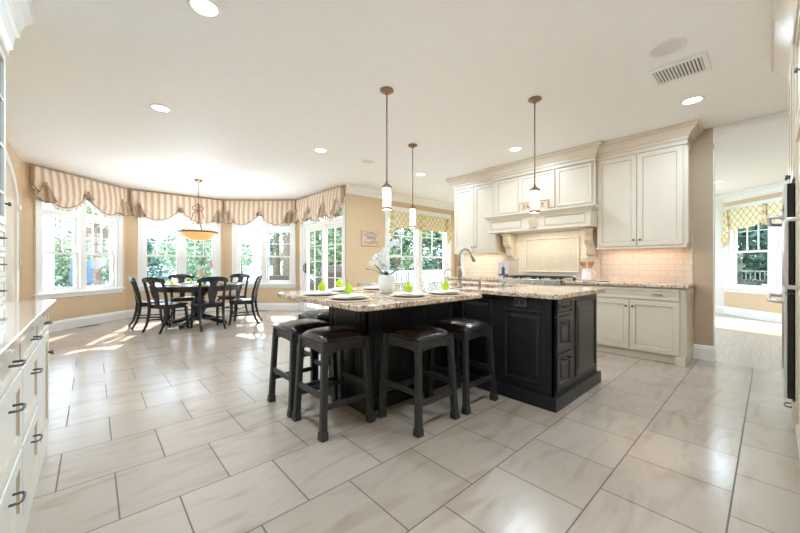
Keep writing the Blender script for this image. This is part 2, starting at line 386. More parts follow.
mb = MB(); mb.box(XW, XW + .12, -1.9, -.8, 0, H); struct(mb.build('wall_hall_near', 'wallwhite'))

# baseboards
BB = [(0, 0), (.018, 0), (.018, .135), (.012, .15), (.012, .165), (.004, .175), (0, .175)]
def baseboard(name, path):
    mb = MB(); crown(mb, path, BB); struct(mb.build(name, 'white'))
def along(p, q, a, b):
    p = Vector(p); q = Vector(q); d = (q - p).normalized(); return tuple(p + d * a), tuple(p + d * b)
baseboard('baseboard_left', [(-.82, 3.2), C0, C1, C2, C3, along(C3, C4, 0, .13)[1]])
baseboard('baseboard_right', [(3.8, 5.83), C4, (4.0, 5.8)])
baseboard('baseboard_cooktop', [(XW, .64), (XW, .456), (XW + .12, .456)])
baseboard('baseboard_hall', [(10.79, 2.2), (10.79, .724), (8.3, -1.766)])
# crown moulding of the sink wall and the hall
CM = [(0, -.17), (.012, -.17), (.012, -.15), (.03, -.14), (.055, -.085), (.09, -.05), (.10, -.03), (.115, -.025), (.115, 0), (0, 0)]
mb = MB(); crown(mb, [C4, K, (7.35, 4.07)], [(a, H + z - .001) for a, z in CM]); struct(mb.build('trim_2', 'white'))
mb = MB(); crown(mb, [(XW + .12, 2.2), (10.79, 2.2), (10.79, .724), (8.3, -1.766)], [(a, H - .021 + z * 1.1) for a, z in CM]); struct(mb.build('trim_3', 'white'))

# ---------------------------------------------------------------- windows (local: x along wall, -y into the room)
def lframe(p0, p1):
    d = Vector(p1) - Vector(p0); return (p0[0], p0[1], 0), math.atan2(d.y, d.x)
def sash(root, x0, x1, z0, z1, y, cols, rows, fw=.045, name='sash'):
    mb = MB(); t = .035
    mb.box(x0, x0 + fw, y, y + t, z0, z1); mb.box(x1 - fw, x1, y, y + t, z0, z1)
    mb.box(x0 + fw, x1 - fw, y, y + t, z0, z0 + fw); mb.box(x0 + fw, x1 - fw, y, y + t, z1 - fw, z1)
    for i in range(1, cols):
        x = x0 + fw + (x1 - x0 - 2 * fw) * i / cols; mb.box(x - .009, x + .009, y + .008, y + t - .008, z0 + fw, z1 - fw)
    for i in range(1, rows):
        z = z0 + fw + (z1 - z0 - 2 * fw) * i / rows; mb.box(x0 + fw, x1 - fw, y + .009, y + t - .009, z - .009, z + .009)
    s = mb.build(name, 'white', root)
    g = MB(); g.add([(x0 + fw, y + t / 2, z0 + fw), (x1 - fw, y + t / 2, z0 + fw), (x1 - fw, y + t / 2, z1 - fw), (x0 + fw, y + t / 2, z1 - fw)], [(0, 1, 2, 3)])
    g.build('pane', 'glass', s)
    return s
def dh_window(name, p0, p1, x0, x1, z0, z1, ztr, zmeet, cas=.09, cols=3, sill=True, mull=.11, units=2, rows=2, lock=True):
    """x0..x1,z0..z1 = wall opening. ztr transom rail height or None"""
    loc, ang = lframe(p0, p1); root = thing(name, loc=loc, rz=ang, kind='structure')
    mb = MB(); th = .022
    for a, b in ((x0 - cas, x0), (x1, x1 + cas)): mb.box(a, b, -th, 0, z0, z1 + cas)
    mb.box(x0, x1, -th, 0, z1, z1 + cas)
    for a, b in ((x0 - cas - .002, x0 - cas + .018), (x1 + cas - .018, x1 + cas + .002)): mb.box(a, b, -th - .012, 0, z0, z1 + cas)
    mb.build('casing', 'white', root, bevel=.004)
    mb = MB(); j = .035
    mb.box(x0, x0 + j, 0, .15, z0, z1); mb.box(x1 - j, x1, 0, .15, z0, z1); mb.box(x0 + j, x1 - j, 0, .15, z1 - j, z1); mb.box(x0 + j, x1 - j, 0, .15, z0, z0 + j)
    W = (x1 - x0 - 2 * j - mull * (units - 1)) / units
    for i in range(1, units):
        a = x0 + j + i * W + (i - 1) * mull; mb.box(a, a + mull, .005, .15, z0 + j, z1 - j)
    if ztr: mb.box(x0 + j, x1 - j, .01, .15, ztr - .035, ztr + .035)
    mb.build('jamb', 'white', root, bevel=.003)
    ztop = (ztr - .035) if ztr else z1 - j
    for i in range(units):
        a = x0 + j + i * (W + mull); b = a + W
        sash(root, a, b, zmeet - .02, ztop, .085, cols, rows)
        s = sash(root, a, b, z0 + j, zmeet + .022, .045, 1, 1)
        if lock:
            q = MB(); q.box((a + b) / 2 - .03, (a + b) / 2 + .03, .03, .07, zmeet + .022, zmeet + .036); q.build('latch', 'pewter', s)
        if ztr: sash(root, a, b, ztr + .035, z1 - j, .07, cols, 1, fw=.035, name='transom_sash')
    if sill:
        mb = MB(); mb.box(x0 - cas - .03, x1 + cas + .03, -.055, .04, z0 - .03, z0); mb.box(x0 - cas, x1 + cas, -.02, 0, z0 - .10, z0 - .03)
        mb.build('sill', 'white', root, bevel=.006)
    return root
dh_window('window_1', C0, C1, *WIN, 2.03, 1.34)
dh_window('window_2', C1, C2, .29, 1.74, .66, 2.42, 2.03, 1.34)
dh_window('window_3', C2, C3, .31, 1.71, .66, 2.42, 2.03, 1.34, cols=2)
dh_window('window_4', C4, K, 1.12, 3.2, .62, 2.37, None, 1.33, cas=.10, cols=2, mull=.14)
dh_window('window_5', K, (7.35, 4.07), .22, 1.3, .62, 2.37, None, 1.33, cas=.10, cols=2, units=1)
dh_window('window_6', (10.79, .724), (8.3, -1.766), .12, 1.95, .62, 2.36, None, 1.42, cas=.10, cols=3, units=2, mull=.14)
# sliding patio door
loc, ang = lframe(C3, C4); root = thing('door_2', loc=loc, rz=ang, kind='structure')
mb = MB()
mb.box(.13, .22, -.022, 0, 0, 2.51); mb.box(2.03, 2.12, -.022, 0, 0, 2.51); mb.box(.22, 2.03, -.022, 0, 2.42, 2.51); mb.build('casing', 'white', root, bevel=.004)
mb = MB(); mb.box(.22, .30, 0, .15, 0, 2.42); mb.box(1.99, 2.03, 0, .15, 0, 2.42); mb.box(.30, 1.99, 0, .15, 2.03, 2.11); mb.box(.3, 1.99, 0, .15, 2.385, 2.42); mb.box(.3, 1.99, 0, .15, 0, .03)
mb.build('jamb', 'white', root, bevel=.003)
s1 = sash(root, .30, 1.21, .03, 2.03, .03, 2, 5, fw=.10, name='door_panel'); s2 = sash(root, 1.13, 1.99, .03, 2.03, .085, 2, 5, fw=.09, name='door_panel')
sash(root, .30, 1.99, 2.11, 2.385, .06, 4, 1, fw=.03, name='transom_sash')
mb = MB(); mb.box(.325, .365, .015, .03, .93, 1.17); mb.tube([(.345, .02, .96), (.345, -.03, .98), (.345, -.03, 1.12), (.345, .02, 1.14)], .008); mb.build('handle', 'darkmetal', s1)
# arched opening casing on the left wall
loc, ang = lframe((-.82, -.8), C0); root = thing('door_1', loc=loc, rz=ang, kind='structure')
cx = 6.75; hw = 1.28; cw = .11
def arch(hw_, zs, rise, n=20): return [(cx + hw_ * cos(pi - k / n * pi), zs + rise * sin(k / n * pi)) for k in range(n + 1)]
ao = arch(hw + cw, 2.0, .60); ai = arch(hw, 2.0, .49)
mb = MB(); N = len(ao); vs = [(x, y, z) for y in (-.03, 0) for x, z in ao] + [(x, y, z) for y in (-.03, 0) for x, z in ai]; fs = []
for k in range(N - 1):
    fs += [(k, k + 1, 2 * N + k + 1, 2 * N + k), (k, N + k, N + k + 1, k + 1), (2 * N + k, 2 * N + k + 1, 3 * N + k + 1, 3 * N + k)]
fs += [(0, 2 * N, 3 * N, N), (N - 1, 2 * N - 1, 4 * N - 1, 3 * N - 1)]
mb.add(vs, fs)
for sgn in (-1, 1):
    a = cx + sgn * hw; b = a + sgn * cw; mb.box(a, b, -.03, 0, 0, 1.93); mb.box(a - sgn * .03, b + sgn * .03, -.055, 0, 1.93, 2.0)
mb.build('casing', 'white', root, bevel=.004)
mb = MB(); mb.prismy([(cx - hw, 0), (cx + hw, 0)] + arch(hw, 2.0, .49)[::-1], -.004, 0); mb.build('door_panel', mat('pale tan door paint', (.72, .62, .48), .45), root)

# ---------------------------------------------------------------- exterior ground, lake
def flat(name, m, poly, z0, z1, label=None, cat=None, kind='structure'):
    mb = MB(); mb.prism(poly, z0, z1); o = mb.build(name, m); tag(o, label, cat, None, kind); return o
flat('ground_lawn', 'grass', [(-70, -60), (150, -60), (150, 24), (-70, 24)], -1.0, -.32)
flat('ground_patio', 'stone', [(-5, 4), (-.98, 4), (-.98, 8.1), (.4, 9.45), (2.5, 9.45), (3.97, 8.1), (3.97, 5.97), (9, 5.97), (9, 14), (-5, 14)], -.318, -.16)
flat('lake_water', 'water', [(-250, 24), (300, 24), (300, 190), (-250, 190)], -1.0, -.7)
flat('ground_shore', 'grass', [(-300, 150), (400, 150), (400, 260), (-300, 260)], -.9, -.3)

# ================================================================ CEILING FIXTURES
def can_light(x, y, label, watts=CAN_W):
    t = thing('recessed_light', label, 'recessed light', (x, y, H), group='recessed ceiling lights')
    mb = MB(); mb.lathe([(.072, -.001), (.075, -.006), (.092, -.006), (.096, 0)], n=28, capb=False, capt=False); mb.build('trim_ring', 'white', t, smooth=True)
    mb = MB(); mb.lathe([(.001, -.002), (.073, -.002)], n=28, capb=False, capt=False); mb.build('lens', 'glow', t)
    ld = bpy.data.lights.new('recessed_lamp', 'AREA'); ld.shape = 'DISK'; ld.size = .14; ld.energy = watts; ld.color = CAN_COL
    lo = bpy.data.objects.new('recessed_lamp', ld); C.objects.link(lo); lo.parent = t; lo.location = (0, 0, -.012)
    return t
can_light(.52, 2.40, 'recessed ceiling light nearest the top edge, above the left foreground')
can_light(.52, 4.26, 'recessed ceiling light left of centre, between foreground and chandelier')
can_light(2.39, 4.30, 'recessed ceiling light above the room left of the tall bronze pendant')
can_light(4.38, .52, 'recessed ceiling light in front of the right cream wall cabinet, below the vent', 14)
can_light(4.39, 2.41, 'recessed ceiling light beside the right pendant, before the range hood', 12)
can_light(4.37, 4.24, 'small recessed ceiling light right of the middle pendant canopy')
for x_, y_, l_ in ((8.97, .70, 'recessed ceiling light in the hall beyond the opening'), (7.2, -.9, 'added unseen recessed ceiling light at the near right of the hall'), (7.2, 1.5, 'added unseen recessed ceiling light at the near left of the hall')):
    can_light(x_, y_, l_, 20).location.z = H - .02  # the two nearer hall lamps are unseen, added to brighten the hall
# guessed grid lamps out of view, added to brighten the near part
can_light(.52, .52, 'added unseen recessed ceiling light above the foreground floor, beside the viewpoint', 22); can_light(2.39, .45, 'added unseen recessed ceiling light above the foreground aisle before the wall ovens', 15)
def disc_speaker(x, y, r, label):
    t = thing('ceiling_speaker', label, 'speaker', (x, y, H), group='ceiling speakers')
    mb = MB(); mb.lathe([(r * .84, -.001), (r * .85, -.006), (r, -.006), (r * 1.02, 0)], n=36, capb=False, capt=False); mb.build('rim', 'white', t, smooth=True)
    mb = MB(); mb.lathe([(.001, -.003), (r * .85, -.003)], n=36, capb=False, capt=False); mb.build('grille', 'speaker', t)
disc_speaker(3.18, .522, .115, 'round flush ceiling speaker beside the air vent at upper right')
disc_speaker(3.20, 4.26, .10, 'round flush ceiling speaker between the left and middle pendants')
t = thing('ceiling_vent', 'rectangular white ceiling air vent with angled louvres, right of the pendants', 'air vent', (3.62, .515, H), 0)
mb = MB(); mb.box(-.175, -.13, -.19, .19, -.012, 0); mb.box(.13, .175, -.19, .19, -.012, 0); mb.box(-.13, .13, -.19, -.155, -.012, 0); mb.box(-.13, .13, .155, .19, -.012, 0); mb.build('frame', 'white', t, bevel=.003)
mb = MB(); mb.box(-.13, .13, -.155, .155, -.002, -.0005); mb.build('backing', 'vent', t)
for k in range(14):
    y = -.145 + k * .0222; mb = MB(); mb.bar((-.13, y, -.009), (.13, y, -.009), .014, .0025, up=(0, .6, .8)); mb.build('louvre', 'white', t)

def pendant(x, y, zb, zt, label):
    t = thing('pendant_light', label, 'pendant light', (x, y, H), group='bronze pendant lights over the island')
    zb -= H; zt -= H
    mb = MB(); mb.lathe([(.062, 0), (.064, -.012), (.05, -.022), (.02, -.028), (.012, -.045)], n=28); mb.build('canopy', 'bronze', t, smooth=True)
    mb = MB(); mb.tube([(0, 0, -.03), (0, 0, zt + .04)], .006, 10); mb.build('rod', 'bronze', t, smooth=True)
    mb = MB(); mb.lathe([(.047, zt), (.05, zt + .006), (.047, zt + .014), (.03, zt + .028), (.012, zt + .04), (.010, zt + .06), (.006, zt + .065)], n=24); mb.build('cap', 'bronze', t, smooth=True)
    s = MB().lathe([(.042, zb + .01), (.042, zt)], n=28, capb=False, capt=False).build('shade', 'opal', t, smooth=True)
    mb = MB(); mb.lathe([(.044, zb), (.047, zb + .004), (.047, zb + .018), (.044, zb + .022)], n=28, capb=False, capt=False)
    mb.build('bottom_ring', 'bronze', t, smooth=True)
    mb = MB()
    h = zt - zb
    for s_ in (-1, 1):
        for o in (0, pi):
            mb.tube([(.0435 * cos(o + s_ * (k / 16 - .5) * pi), .0435 * sin(o + s_ * (k / 16 - .5) * pi), zb + .02 + (h - .02) * (.5 - .5 * cos(k / 16 * pi * 1))) for k in range(17)], .0016, 5)
    mb.build('wire_overlay', 'bronze', t)
    for o in (R(-130), R(50)):
        q = MB().tube([(.043 * cos(o), .043 * sin(o), (zb + zt) / 2), (.050 * cos(o), .050 * sin(o), (zb + zt) / 2)], .006, 8); q.build('stud', 'bronze', t)
    ld = bpy.data.lights.new('pendant_lamp', 'POINT'); ld.energy = 14; ld.color = (.90, .92, .92); ld.shadow_soft_size = .03
    lo = bpy.data.objects.new('pendant_lamp', ld); C.objects.link(lo); lo.parent = t; lo.location = (0, 0, zb - .02)
pendant(2.02, 2.40, 1.65, 1.855, 'bronze pendant light on the left, over the breakfast bar with the orchid')
pendant(3.21, 3.27, 1.64, 1.90, 'middle bronze pendant light, farthest away, hanging before the sink window')
pendant(3.20, 1.554, 1.65, 1.865, 'bronze pendant light on the right, hanging before the range hood')

# chandelier
t = thing('chandelier', 'bowl chandelier with amber glass and scrolled arms above the dining table', 'chandelier', (1.50, 7.40, H))
mb = MB(); mb.lathe([(.075, 0), (.075, -.015), (.05, -.03), (.03, -.05), (.012, -.06)], n=28); mb.build('canopy', 'bronze', t, smooth=True)
mb = MB()
for k in range(15):
    z = -.06 - k * .026
    pts = [(.010 * cos(a) * (1 if k % 2 else 0), .010 * cos(a) * (0 if k % 2 else 1), z - .015 + .018 * sin(a)) for a in [i / 10 * 2 * pi for i in range(11)]]
    mb.tube(pts, .003, 5)
mb.build('chain', 'darkmetal', t)
mb = MB(); mb.lathe([(.008, -.44), (.03, -.47), (.012, -.50), (.02, -.55), (.035, -.60), (.014, -.66), (.012, -.80), (.03, -.84), (.012, -.88), (.012, -1.0)], n=16); mb.build('stem', 'bronze', t, smooth=True)
for k in range(3):
    a = k * 2 * pi / 3 + .5; pts = []
    for (r_, z) in [(.015, -.53), (.06, -.49), (.105, -.52), (.095, -.575), (.055, -.57), (.065, -.61), (.10, -.66), (.115, -.74), (.13, -.82), (.20, -.90), (.30, -.985)]: pts.append((r_ * cos(a), r_ * sin(a), z))
    MB().tube(pts, .010, 8).build('arm', 'bronze', t, smooth=True)
mb = MB(); mb.lathe([(.30, -1.02), (.335, -1.015), (.335, -.995), (.31, -.985), (.30, -.99)], n=40, capb=False, capt=False); mb.build('rim', 'pewter', t, smooth=True)
mb = MB(); mb.lathe([(.02, -1.17), (.09, -1.165), (.17, -1.14), (.24, -1.10), (.29, -1.05), (.315, -1.01)], n=40, capt=False); b = mb.build('glass_bowl', 'amber', t, smooth=True)
mb = MB(); mb.lathe([(.003, -1.215), (.014, -1.205), (.018, -1.19), (.012, -1.175), (.03, -1.168)], n=16); mb.build('finial', 'bronze', t, smooth=True)
ld = bpy.data.lights.new('chandelier_lamp', 'POINT'); ld.energy = 60; ld.color = (.84, .92, 1.0); ld.shadow_soft_size = .08
lo = bpy.data.objects.new('chandelier_lamp', ld); C.objects.link(lo); lo.parent = t; lo.location = (0, .0, -.95)

# ================================================================ KITCHEN
SHK = [(0, 0), (.055, 0), (.062, .010)]
RSD = [(0, 0), (.045, 0), (.052, .012), (.062, .012), (.085, .002)]
def knob(parent, x, y, z, m='pewter', r=.013):
    q = MB(); q.tube([(x, y, z), (x, y - .010, z), (x, y - .012, z), (x, y - .022, z), (x, y - .026, z)], r, 12, rs=[r * .5, r * .4, r, r * 1.05, r * .6]); return q.build('knob', m, parent, smooth=True)
def pull(parent, x, y, z, w=.10, m='pewter', vertical=False, r=.005):
    q = MB(); a = (0, 0, 1) if vertical else (1, 0, 0); P = lambda t, o: (x + a[0] * t, y - o, z + a[2] * t)
    q.tube([P(-w / 2, 0), P(-w / 2, .022), P(-w / 2 * .8, .03), P(0, .032), P(w / 2 * .8, .03), P(w / 2, .022), P(w / 2, 0)], r, 8); return q.build('handle', m, parent, smooth=True)
RUNL = (XW, 4.07, 0); RZ = R(-90)          # local x = 4.07 - Y ; local y = X - XW
def run(name, label, cat, x0, group=None): return thing(name, label, cat, (XW, 4.07 - x0, 0), RZ, group)
YF = -.54   # base front plane (X=4.88)
def base_cab(label, y_hi, y_lo, layout, end=False):
    x0 = 4.07 - y_hi; W = y_hi - y_lo; t = run('base_cabinet', label, 'base cabinet', x0, 'cream base cabinets under the range wall')
    mb = MB(); mb.box(0, W, YF + .02, -.002, .10, .874); mb.build('body', 'cream', t)
    mb = MB(); mb.box(0, W, YF + .045, -.002, 0, .10)
    if end: mb.box(W - .09, W + .0, YF + .0, YF + .045, 0, .10)
    mb.build('toe_board', 'cream', t, bevel=.003)
    for kind_, a, b, z0, z1, ks in layout:
        q = MB(); q.panel(a, b, z0, z1, YF, SHK if kind_ == 'door' else [(0, 0), (.03, 0), (.034, .007)]); d = q.build(kind_, 'cream', t, bevel=.002)
        for kx, kz in ks:
            if kind_ == 'door': knob(d, kx, YF, kz)
            else: pull(d, kx, YF, kz, .09)
    if end:
        # framed end panel, facing the hall opening
        q = MB(); q.panel(.03, .50, .12, .86, 0, SHK)
        q.v = [(W + .0 + (-(y) + .012), x - .54, z) for x, y, z in q.v]; q.build('end_panel', 'cream', t)
    return t
W_ = 1.95 - .62
g = 4.07
base_cab('cream base cabinet with two doors and one wide drawer, right of the cooktop', 1.95, .64,
         [('door', .275, .775, .105, .71, [(.745, .635)]), ('door', .785, 1.26, .105, .71, [(.815, .635)]), ('drawer', .275, 1.26, .725, .86, [(.47, .79), (1.06, .79)]), ('drawer', .01, .265, .725, .86, [(.14, .79)]), ('door', .01, .265, .105, .71, [(.235, .635)])], end=True)
base_cab('cream base cabinet beneath the stainless cooktop, mostly behind the island', 2.90, 1.95,
         [('door', .01, .47, .105, .82, [(.44, .7)]), ('door', .48, .94, .105, .82, [(.51, .7)])])
base_cab('cream base cabinet left of the cooktop, behind the sink side of the island', 4.05, 2.90,
         [('door', .01, .57, .105, .71, [(.54, .635)]), ('door', .58, 1.14, .105, .71, [(.61, .635)]), ('drawer', .01, 1.14, .725, .86, [(.3, .79), (.85, .79)])])
def slab(name, label, cat, poly, z0, z1, m='granite', bev=.008):
    o = MB().prism(poly, z0, z1).build(name, m, bevel=bev, seg=3); tag(o, label, cat); return o
slab('countertop', 'speckled beige granite countertop on the cream cabinets right of the cooktop', 'countertop', [(4.855, .61), (XW - .001, .61), (XW - .001, 1.95), (4.855, 1.95)], .874, .914)
slab('countertop', 'speckled beige granite countertop left of the cooktop, under the photo card', 'countertop', [(4.855, 2.90), (XW - .001, 2.90), (XW - .001, 4.07), (4.855, 4.07)], .874, .914)
# backsplash (local run frame so brick coordinates lie in x,z)
t = run('backsplash', 'cream subway tile backsplash under the cream wall cabinets', 'backsplash', 0)
MB().box(0, 4.07 - .64, -.012, -.0005, .914, 1.70).build('tile_field', 'subway', t)
# relief tile panel over the cooktop
t2 = thing('relief_tile_panel', 'framed panel of diagonal relief tiles above the cooktop', 'tile panel', (XW - .0125, 2.79, 0), RZ)
mb = MB(); x0, x1, z0, z1 = 0, .86, 1.015, 1.575; fw = .028
for a, b, c_, d in ((x0, x1, z0, z0 + fw), (x0, x1, z1 - fw, z1), (x0, x0 + fw, z0 + fw, z1 - fw), (x1 - fw, x1, z0 + fw, z1 - fw)): mb.box(a, b, -.034, 0, c_, d)
mb.build('frame', 'ptile', t2, bevel=.008)
nx, nz = 5, 3; cw_ = (x1 - x0 - 2 * fw) / nx; ch_ = (z1 - z0 - 2 * fw) / nz
for i in range(nx):
    for j in range(nz):
        a = x0 + fw + i * cw_; b = z0 + fw + j * ch_; q = MB(); q.box(a + .002, a + cw_ - .002, -.006, 0, b + .002, b + ch_ - .002)
        tl = q.build('relief_tile', 'glaze', t2); q = MB()
        n_ = 4
        for k in range(-n_ + 1, n_):
            o = k / n_; pts = []
            # diagonal rib clipped to the tile
            u0, v0 = max(0, -o), max(0, o); L_ = 1 - abs(o)
            if L_ < .15: continue
            p0 = (a + .006 + (cw_ - .012) * u0, -.007, b + .006 + (ch_ - .012) * v0); p1 = (a + .006 + (cw_ - .012) * (u0 + L_), -.007, b + .006 + (ch_ - .012) * (v0 + L_))
            q.bar(p0, p1, .014, .016, up=(0, 1, 0))
        q.build('diagonal_ribs', 'ptile', tl)

# wall cabinets
YU = -.32
def wall_cab(label, y_hi, y_lo, doors, z0=1.37, z1=2.56, yf=YU, light=True):
    t = run('wall_cabinet', label, 'wall cabinet', 4.07 - y_hi, 'cream wall cabinets'); W = y_hi - y_lo
    mb = MB(); mb.box(0, W, yf + .02, -.013, z0, 2.56); mb.build('body', 'cream', t)
    for a, b, kx in doors:
        d = MB().panel(a, b, z0 + .01, z1 - .015, yf, SHK).build('door', 'cream', t, bevel=.002)
        if kx: knob(d, kx, yf, z0 + .085)
    if light:
        mb = MB(); mb.box(-.004, W + .004, yf - .004, yf + .02, z0 - .028, z0); mb.box(W - .016, W + .004, yf + .02, -.013, z0 - .028, z0); mb.box(-.004, .016, yf + .02, -.013, z0 - .028, z0); mb.build('light_rail', 'cream', t, bevel=.004)
        ld = bpy.data.lights.new('under_cabinet_lamp', 'AREA'); ld.shape = 'RECTANGLE'; ld.size = W * .8; ld.size_y = .04; ld.energy = 1.6 * W; ld.color = (1, .60, .42) if y_lo < 2 else (1, .80, .60)
        lo = bpy.data.objects.new('under_cabinet_lamp', ld); C.objects.link(lo); lo.parent = t; lo.location = (W / 2, -.16, z0 - .012)
    return t
t = wall_cab('tall cream two-door wall cabinet at the right end, above the counter', 1.60, .655, [(.01, .455, .425), (.463, .91, .495)])
q = MB(); q.panel(.01, .285, 1.39, 2.53, 0, [(0, 0), (.045, 0), (.05, .008)], th=.012); W = 1.60 - .655; q.v = [(W + (-(y) + .012), x - .31, z) for x, y, z in q.v]; q.build('side_panel', 'cream', t)
wall_cab('cream two-door wall cabinet at the left end, left of the range hood', 4.07, 3.16, [(.01, .45, .42), (.458, .90, .49)])
# crown along the cabinets (world coords)
CC = [(-.02, 2.55), (.008, 2.55), (.008, 2.60), (.02, 2.608), (.02, 2.635), (.032, 2.65), (.055, 2.68), (.085, 2.705), (.092, 2.72), (.11, 2.728), (.115, 2.764), (-.02, 2.764)]
XU = XW + YU; XH = XW - .40
t = thing('crown_moulding', 'stepped cream crown moulding along the top of the wall cabinets', 'moulding', (XU, 2.3, 0))
mb = MB(); crown(mb, [(XW - .01, 4.07), (XU, 4.07), (XU, 3.16), (XH, 3.16), (XH, 1.60), (XU, 1.60), (XU, .655), (XW - .003, .655)], CC); mb.build('crown_run', 'cream', t, w=True)
mb = MB(); crown(mb, [(XW - .01, 4.07), (XU, 4.07), (XU, 3.16), (XH, 3.16), (XH, 1.60), (XU, 1.60), (XU, .655), (XW - .003, .655)], [(.0, 2.590), (.0105, 2.590), (.0105, 2.597), (0, 2.597)])
crown(mb, [(XW - .01, 4.07), (XU, 4.07), (XU, 3.16), (XH, 3.16), (XH, 1.60), (XU, 1.60), (XU, .655), (XW - .003, .655)], [(.0, 2.636), (.026, 2.636), (.026, 2.643), (0, 2.643)])
crown(mb, [(XW - .01, 4.07), (XU, 4.07), (XU, 3.16), (XH, 3.16), (XH, 1.60), (XU, 1.60), (XU, .655), (XW - .003, .655)], [(.0, 2.716), (.094, 2.716), (.096, 2.722), (0, 2.722)]); mb.build('glaze_line', 'slope', t, w=True)
# hood
t = thing('range_hood', 'cream mantel range hood with carved corbels above the cooktop', 'range hood', (XW, 3.16, 0), RZ)
WH = 1.56; yh = -.40
mb = MB(); mb.box(0, WH, yh + .02, -.013, 1.66, 2.70); mb.build('upper_body', 'cream', t)
for a, b in ((.05, .44), (.47, 1.02), (1.05, 1.52)):
    MB().panel(a, b, 1.99, 2.535, yh, [(0, 0), (.04, 0), (.045, .009)]).build('panel', 'cream', t, bevel=.002)
mb = MB(); mb.box(0, WH, yh - .17, yh + .02, 1.66, 1.89); mb.build('mantel_box', 'cream', t, bevel=.003)
mb = MB(); crown(mb, [(0, yh + .02), (0, yh - .17), (WH, yh - .17), (WH, yh + .02)], [(-.02, 1.86), (.008, 1.86), (.012, 1.875), (.035, 1.90), (.045, 1.905), (.05, 1.915), (.05, 1.94), (-.02, 1.94)], side=1)
mb.box(-.0, WH, yh - .17, yh + .01, 1.885, 1.94); mb.build('mantel_shelf', 'cream', t)
mb = MB(); crown(mb, [(0, yh + .02), (0, yh - .17), (WH, yh - .17), (WH, yh + .02)], [(-.01, 1.655), (.008, 1.655), (.008, 1.672), (-.01, 1.68)]); mb.build('bottom_bead', 'cream', t)
for a, b in ((.05, .60), (.94, 1.51)):
    MB().panel(a, b, 1.70, 1.845, yh - .172, [(0, 0), (.012, -.004), (.022, 0), (.026, .004)], th=.01).build('mantel_panel', 'cream', t)
def carving(mb, x0, x1, y, z0, z1, n=26, dep=.012, seed=1):
    rnd = random.Random(seed)
    for k in range(n):
        cx_ = rnd.uniform(x0 + .012, x1 - .012); cz = rnd.uniform(z0 + .012, z1 - .012); r_ = rnd.uniform(.007, .014); a0 = rnd.uniform(0, 6.3)
        mb.tube([(cx_ + r_ * (1 - i / 12) * cos(a0 + i * .55), y - dep * (1 - abs(i - 6) / 9), cz + r_ * (1 - i / 12) * sin(a0 + i * .55)) for i in range(11)], .0042, 5)
mb = MB(); mb.box(.69, .85, yh - .178, yh - .17, 1.69, 1.85); ld = bpy.data.lights.new('added_hood_lamp', 'AREA'); ld.shape = 'RECTANGLE'; ld.size = 1.0; ld.size_y = .12; ld.energy = 5; ld.color = (1, .93, .80)
lo = bpy.data.objects.new('added_hood_lamp', ld); C.objects.link(lo); lo.parent = t; lo.location = (WH / 2, -.36, 1.652)  # lamp not seen, added under the hood to brighten the niche
carving(mb, .69, .85, yh - .178, 1.69, 1.85, 46, seed=3); mb.build('carved_applique', 'glaze', t)
for a in (.06, 1.34):    # corbels: scrolled brackets carved in front
    prof = [(0, 1.655), (-.40, 1.655), (-.40, 1.63), (-.37, 1.615), (-.375, 1.56), (-.355, 1.49), (-.30, 1.44), (-.24, 1.425), (-.215, 1.38), (-.225, 1.33), (-.20, 1.285), (-.15, 1.27), (-.11, 1.275), (-.10, 1.24), (0, 1.24)]
    prof = [(y * .62 - .012, z) for y, z in prof]
    mb = MB(); mb.prismx(prof, a + .02, a + .14); mb.prismx([(y * 1.03, z) for y, z in prof if z > 1.6][:3] + [(-.012, 1.61)], a + .0, a + .16)
    carving(mb, a + .025, a + .135, -.245, 1.46, 1.6, 24, .014, 5); carving(mb, a + .03, a + .13, -.150, 1.29, 1.42, 16, .014, 6)
    mb.build('corbel', 'glaze', t, bevel=.004)
    mb = MB(); mb.box(a - .03, a + .18, -.05, -.013, .914, 1.24); mb.box(a - .045, a + .195, -.065, -.013, 1.225, 1.245); mb.box(a - .045, a + .195, -.06, -.013, .914, .95); mb.build('pilaster', 'cream', t, bevel=.003)
# cooktop
t = thing('cooktop', 'stainless rangetop with black cast-iron grates under the hood', 'cooktop', (XW - .02, 2.90, 0), RZ)
mb = MB(); mb.box(0.005, .945, -.62, -.0, .875, .925); mb.prismx([(-.56, .82), (-.625, .83), (-.64, .925), (-.56, .925)], .005, .945); mb.build('body', 'steel', t, bevel=.004)
for i in range(3):
    a = .03 + i * .30; mb = MB()
    for k in range(5): mb.box(a + k * .07, a + k * .07 + .012, -.56, -.06, .948, .962)
    for y in (-.56, -.32, -.072): mb.box(a, a + .292, y, y + .012, .948, .962)
    for (u, v_) in ((0, -.56), (.28, -.56), (0, -.072), (.28, -.072)): mb.box(a + u, a + u + .012, v_, v_ + .012, .925, .948)
    mb.build('grate', 'grate', t)
for i in range(3):
    for y in (-.44, -.19): MB().lathe([(.045, .925), (.04, .94), (.025, .945)], c=(.175 + i * .30, y, 0), n=16).build('burner', 'grate', t)
for i in range(6):
    x = .09 + i * .154; MB().tube([(x, -.632, .875), (x, -.66, .872)], .02, 14).build('knob', 'steel', t)

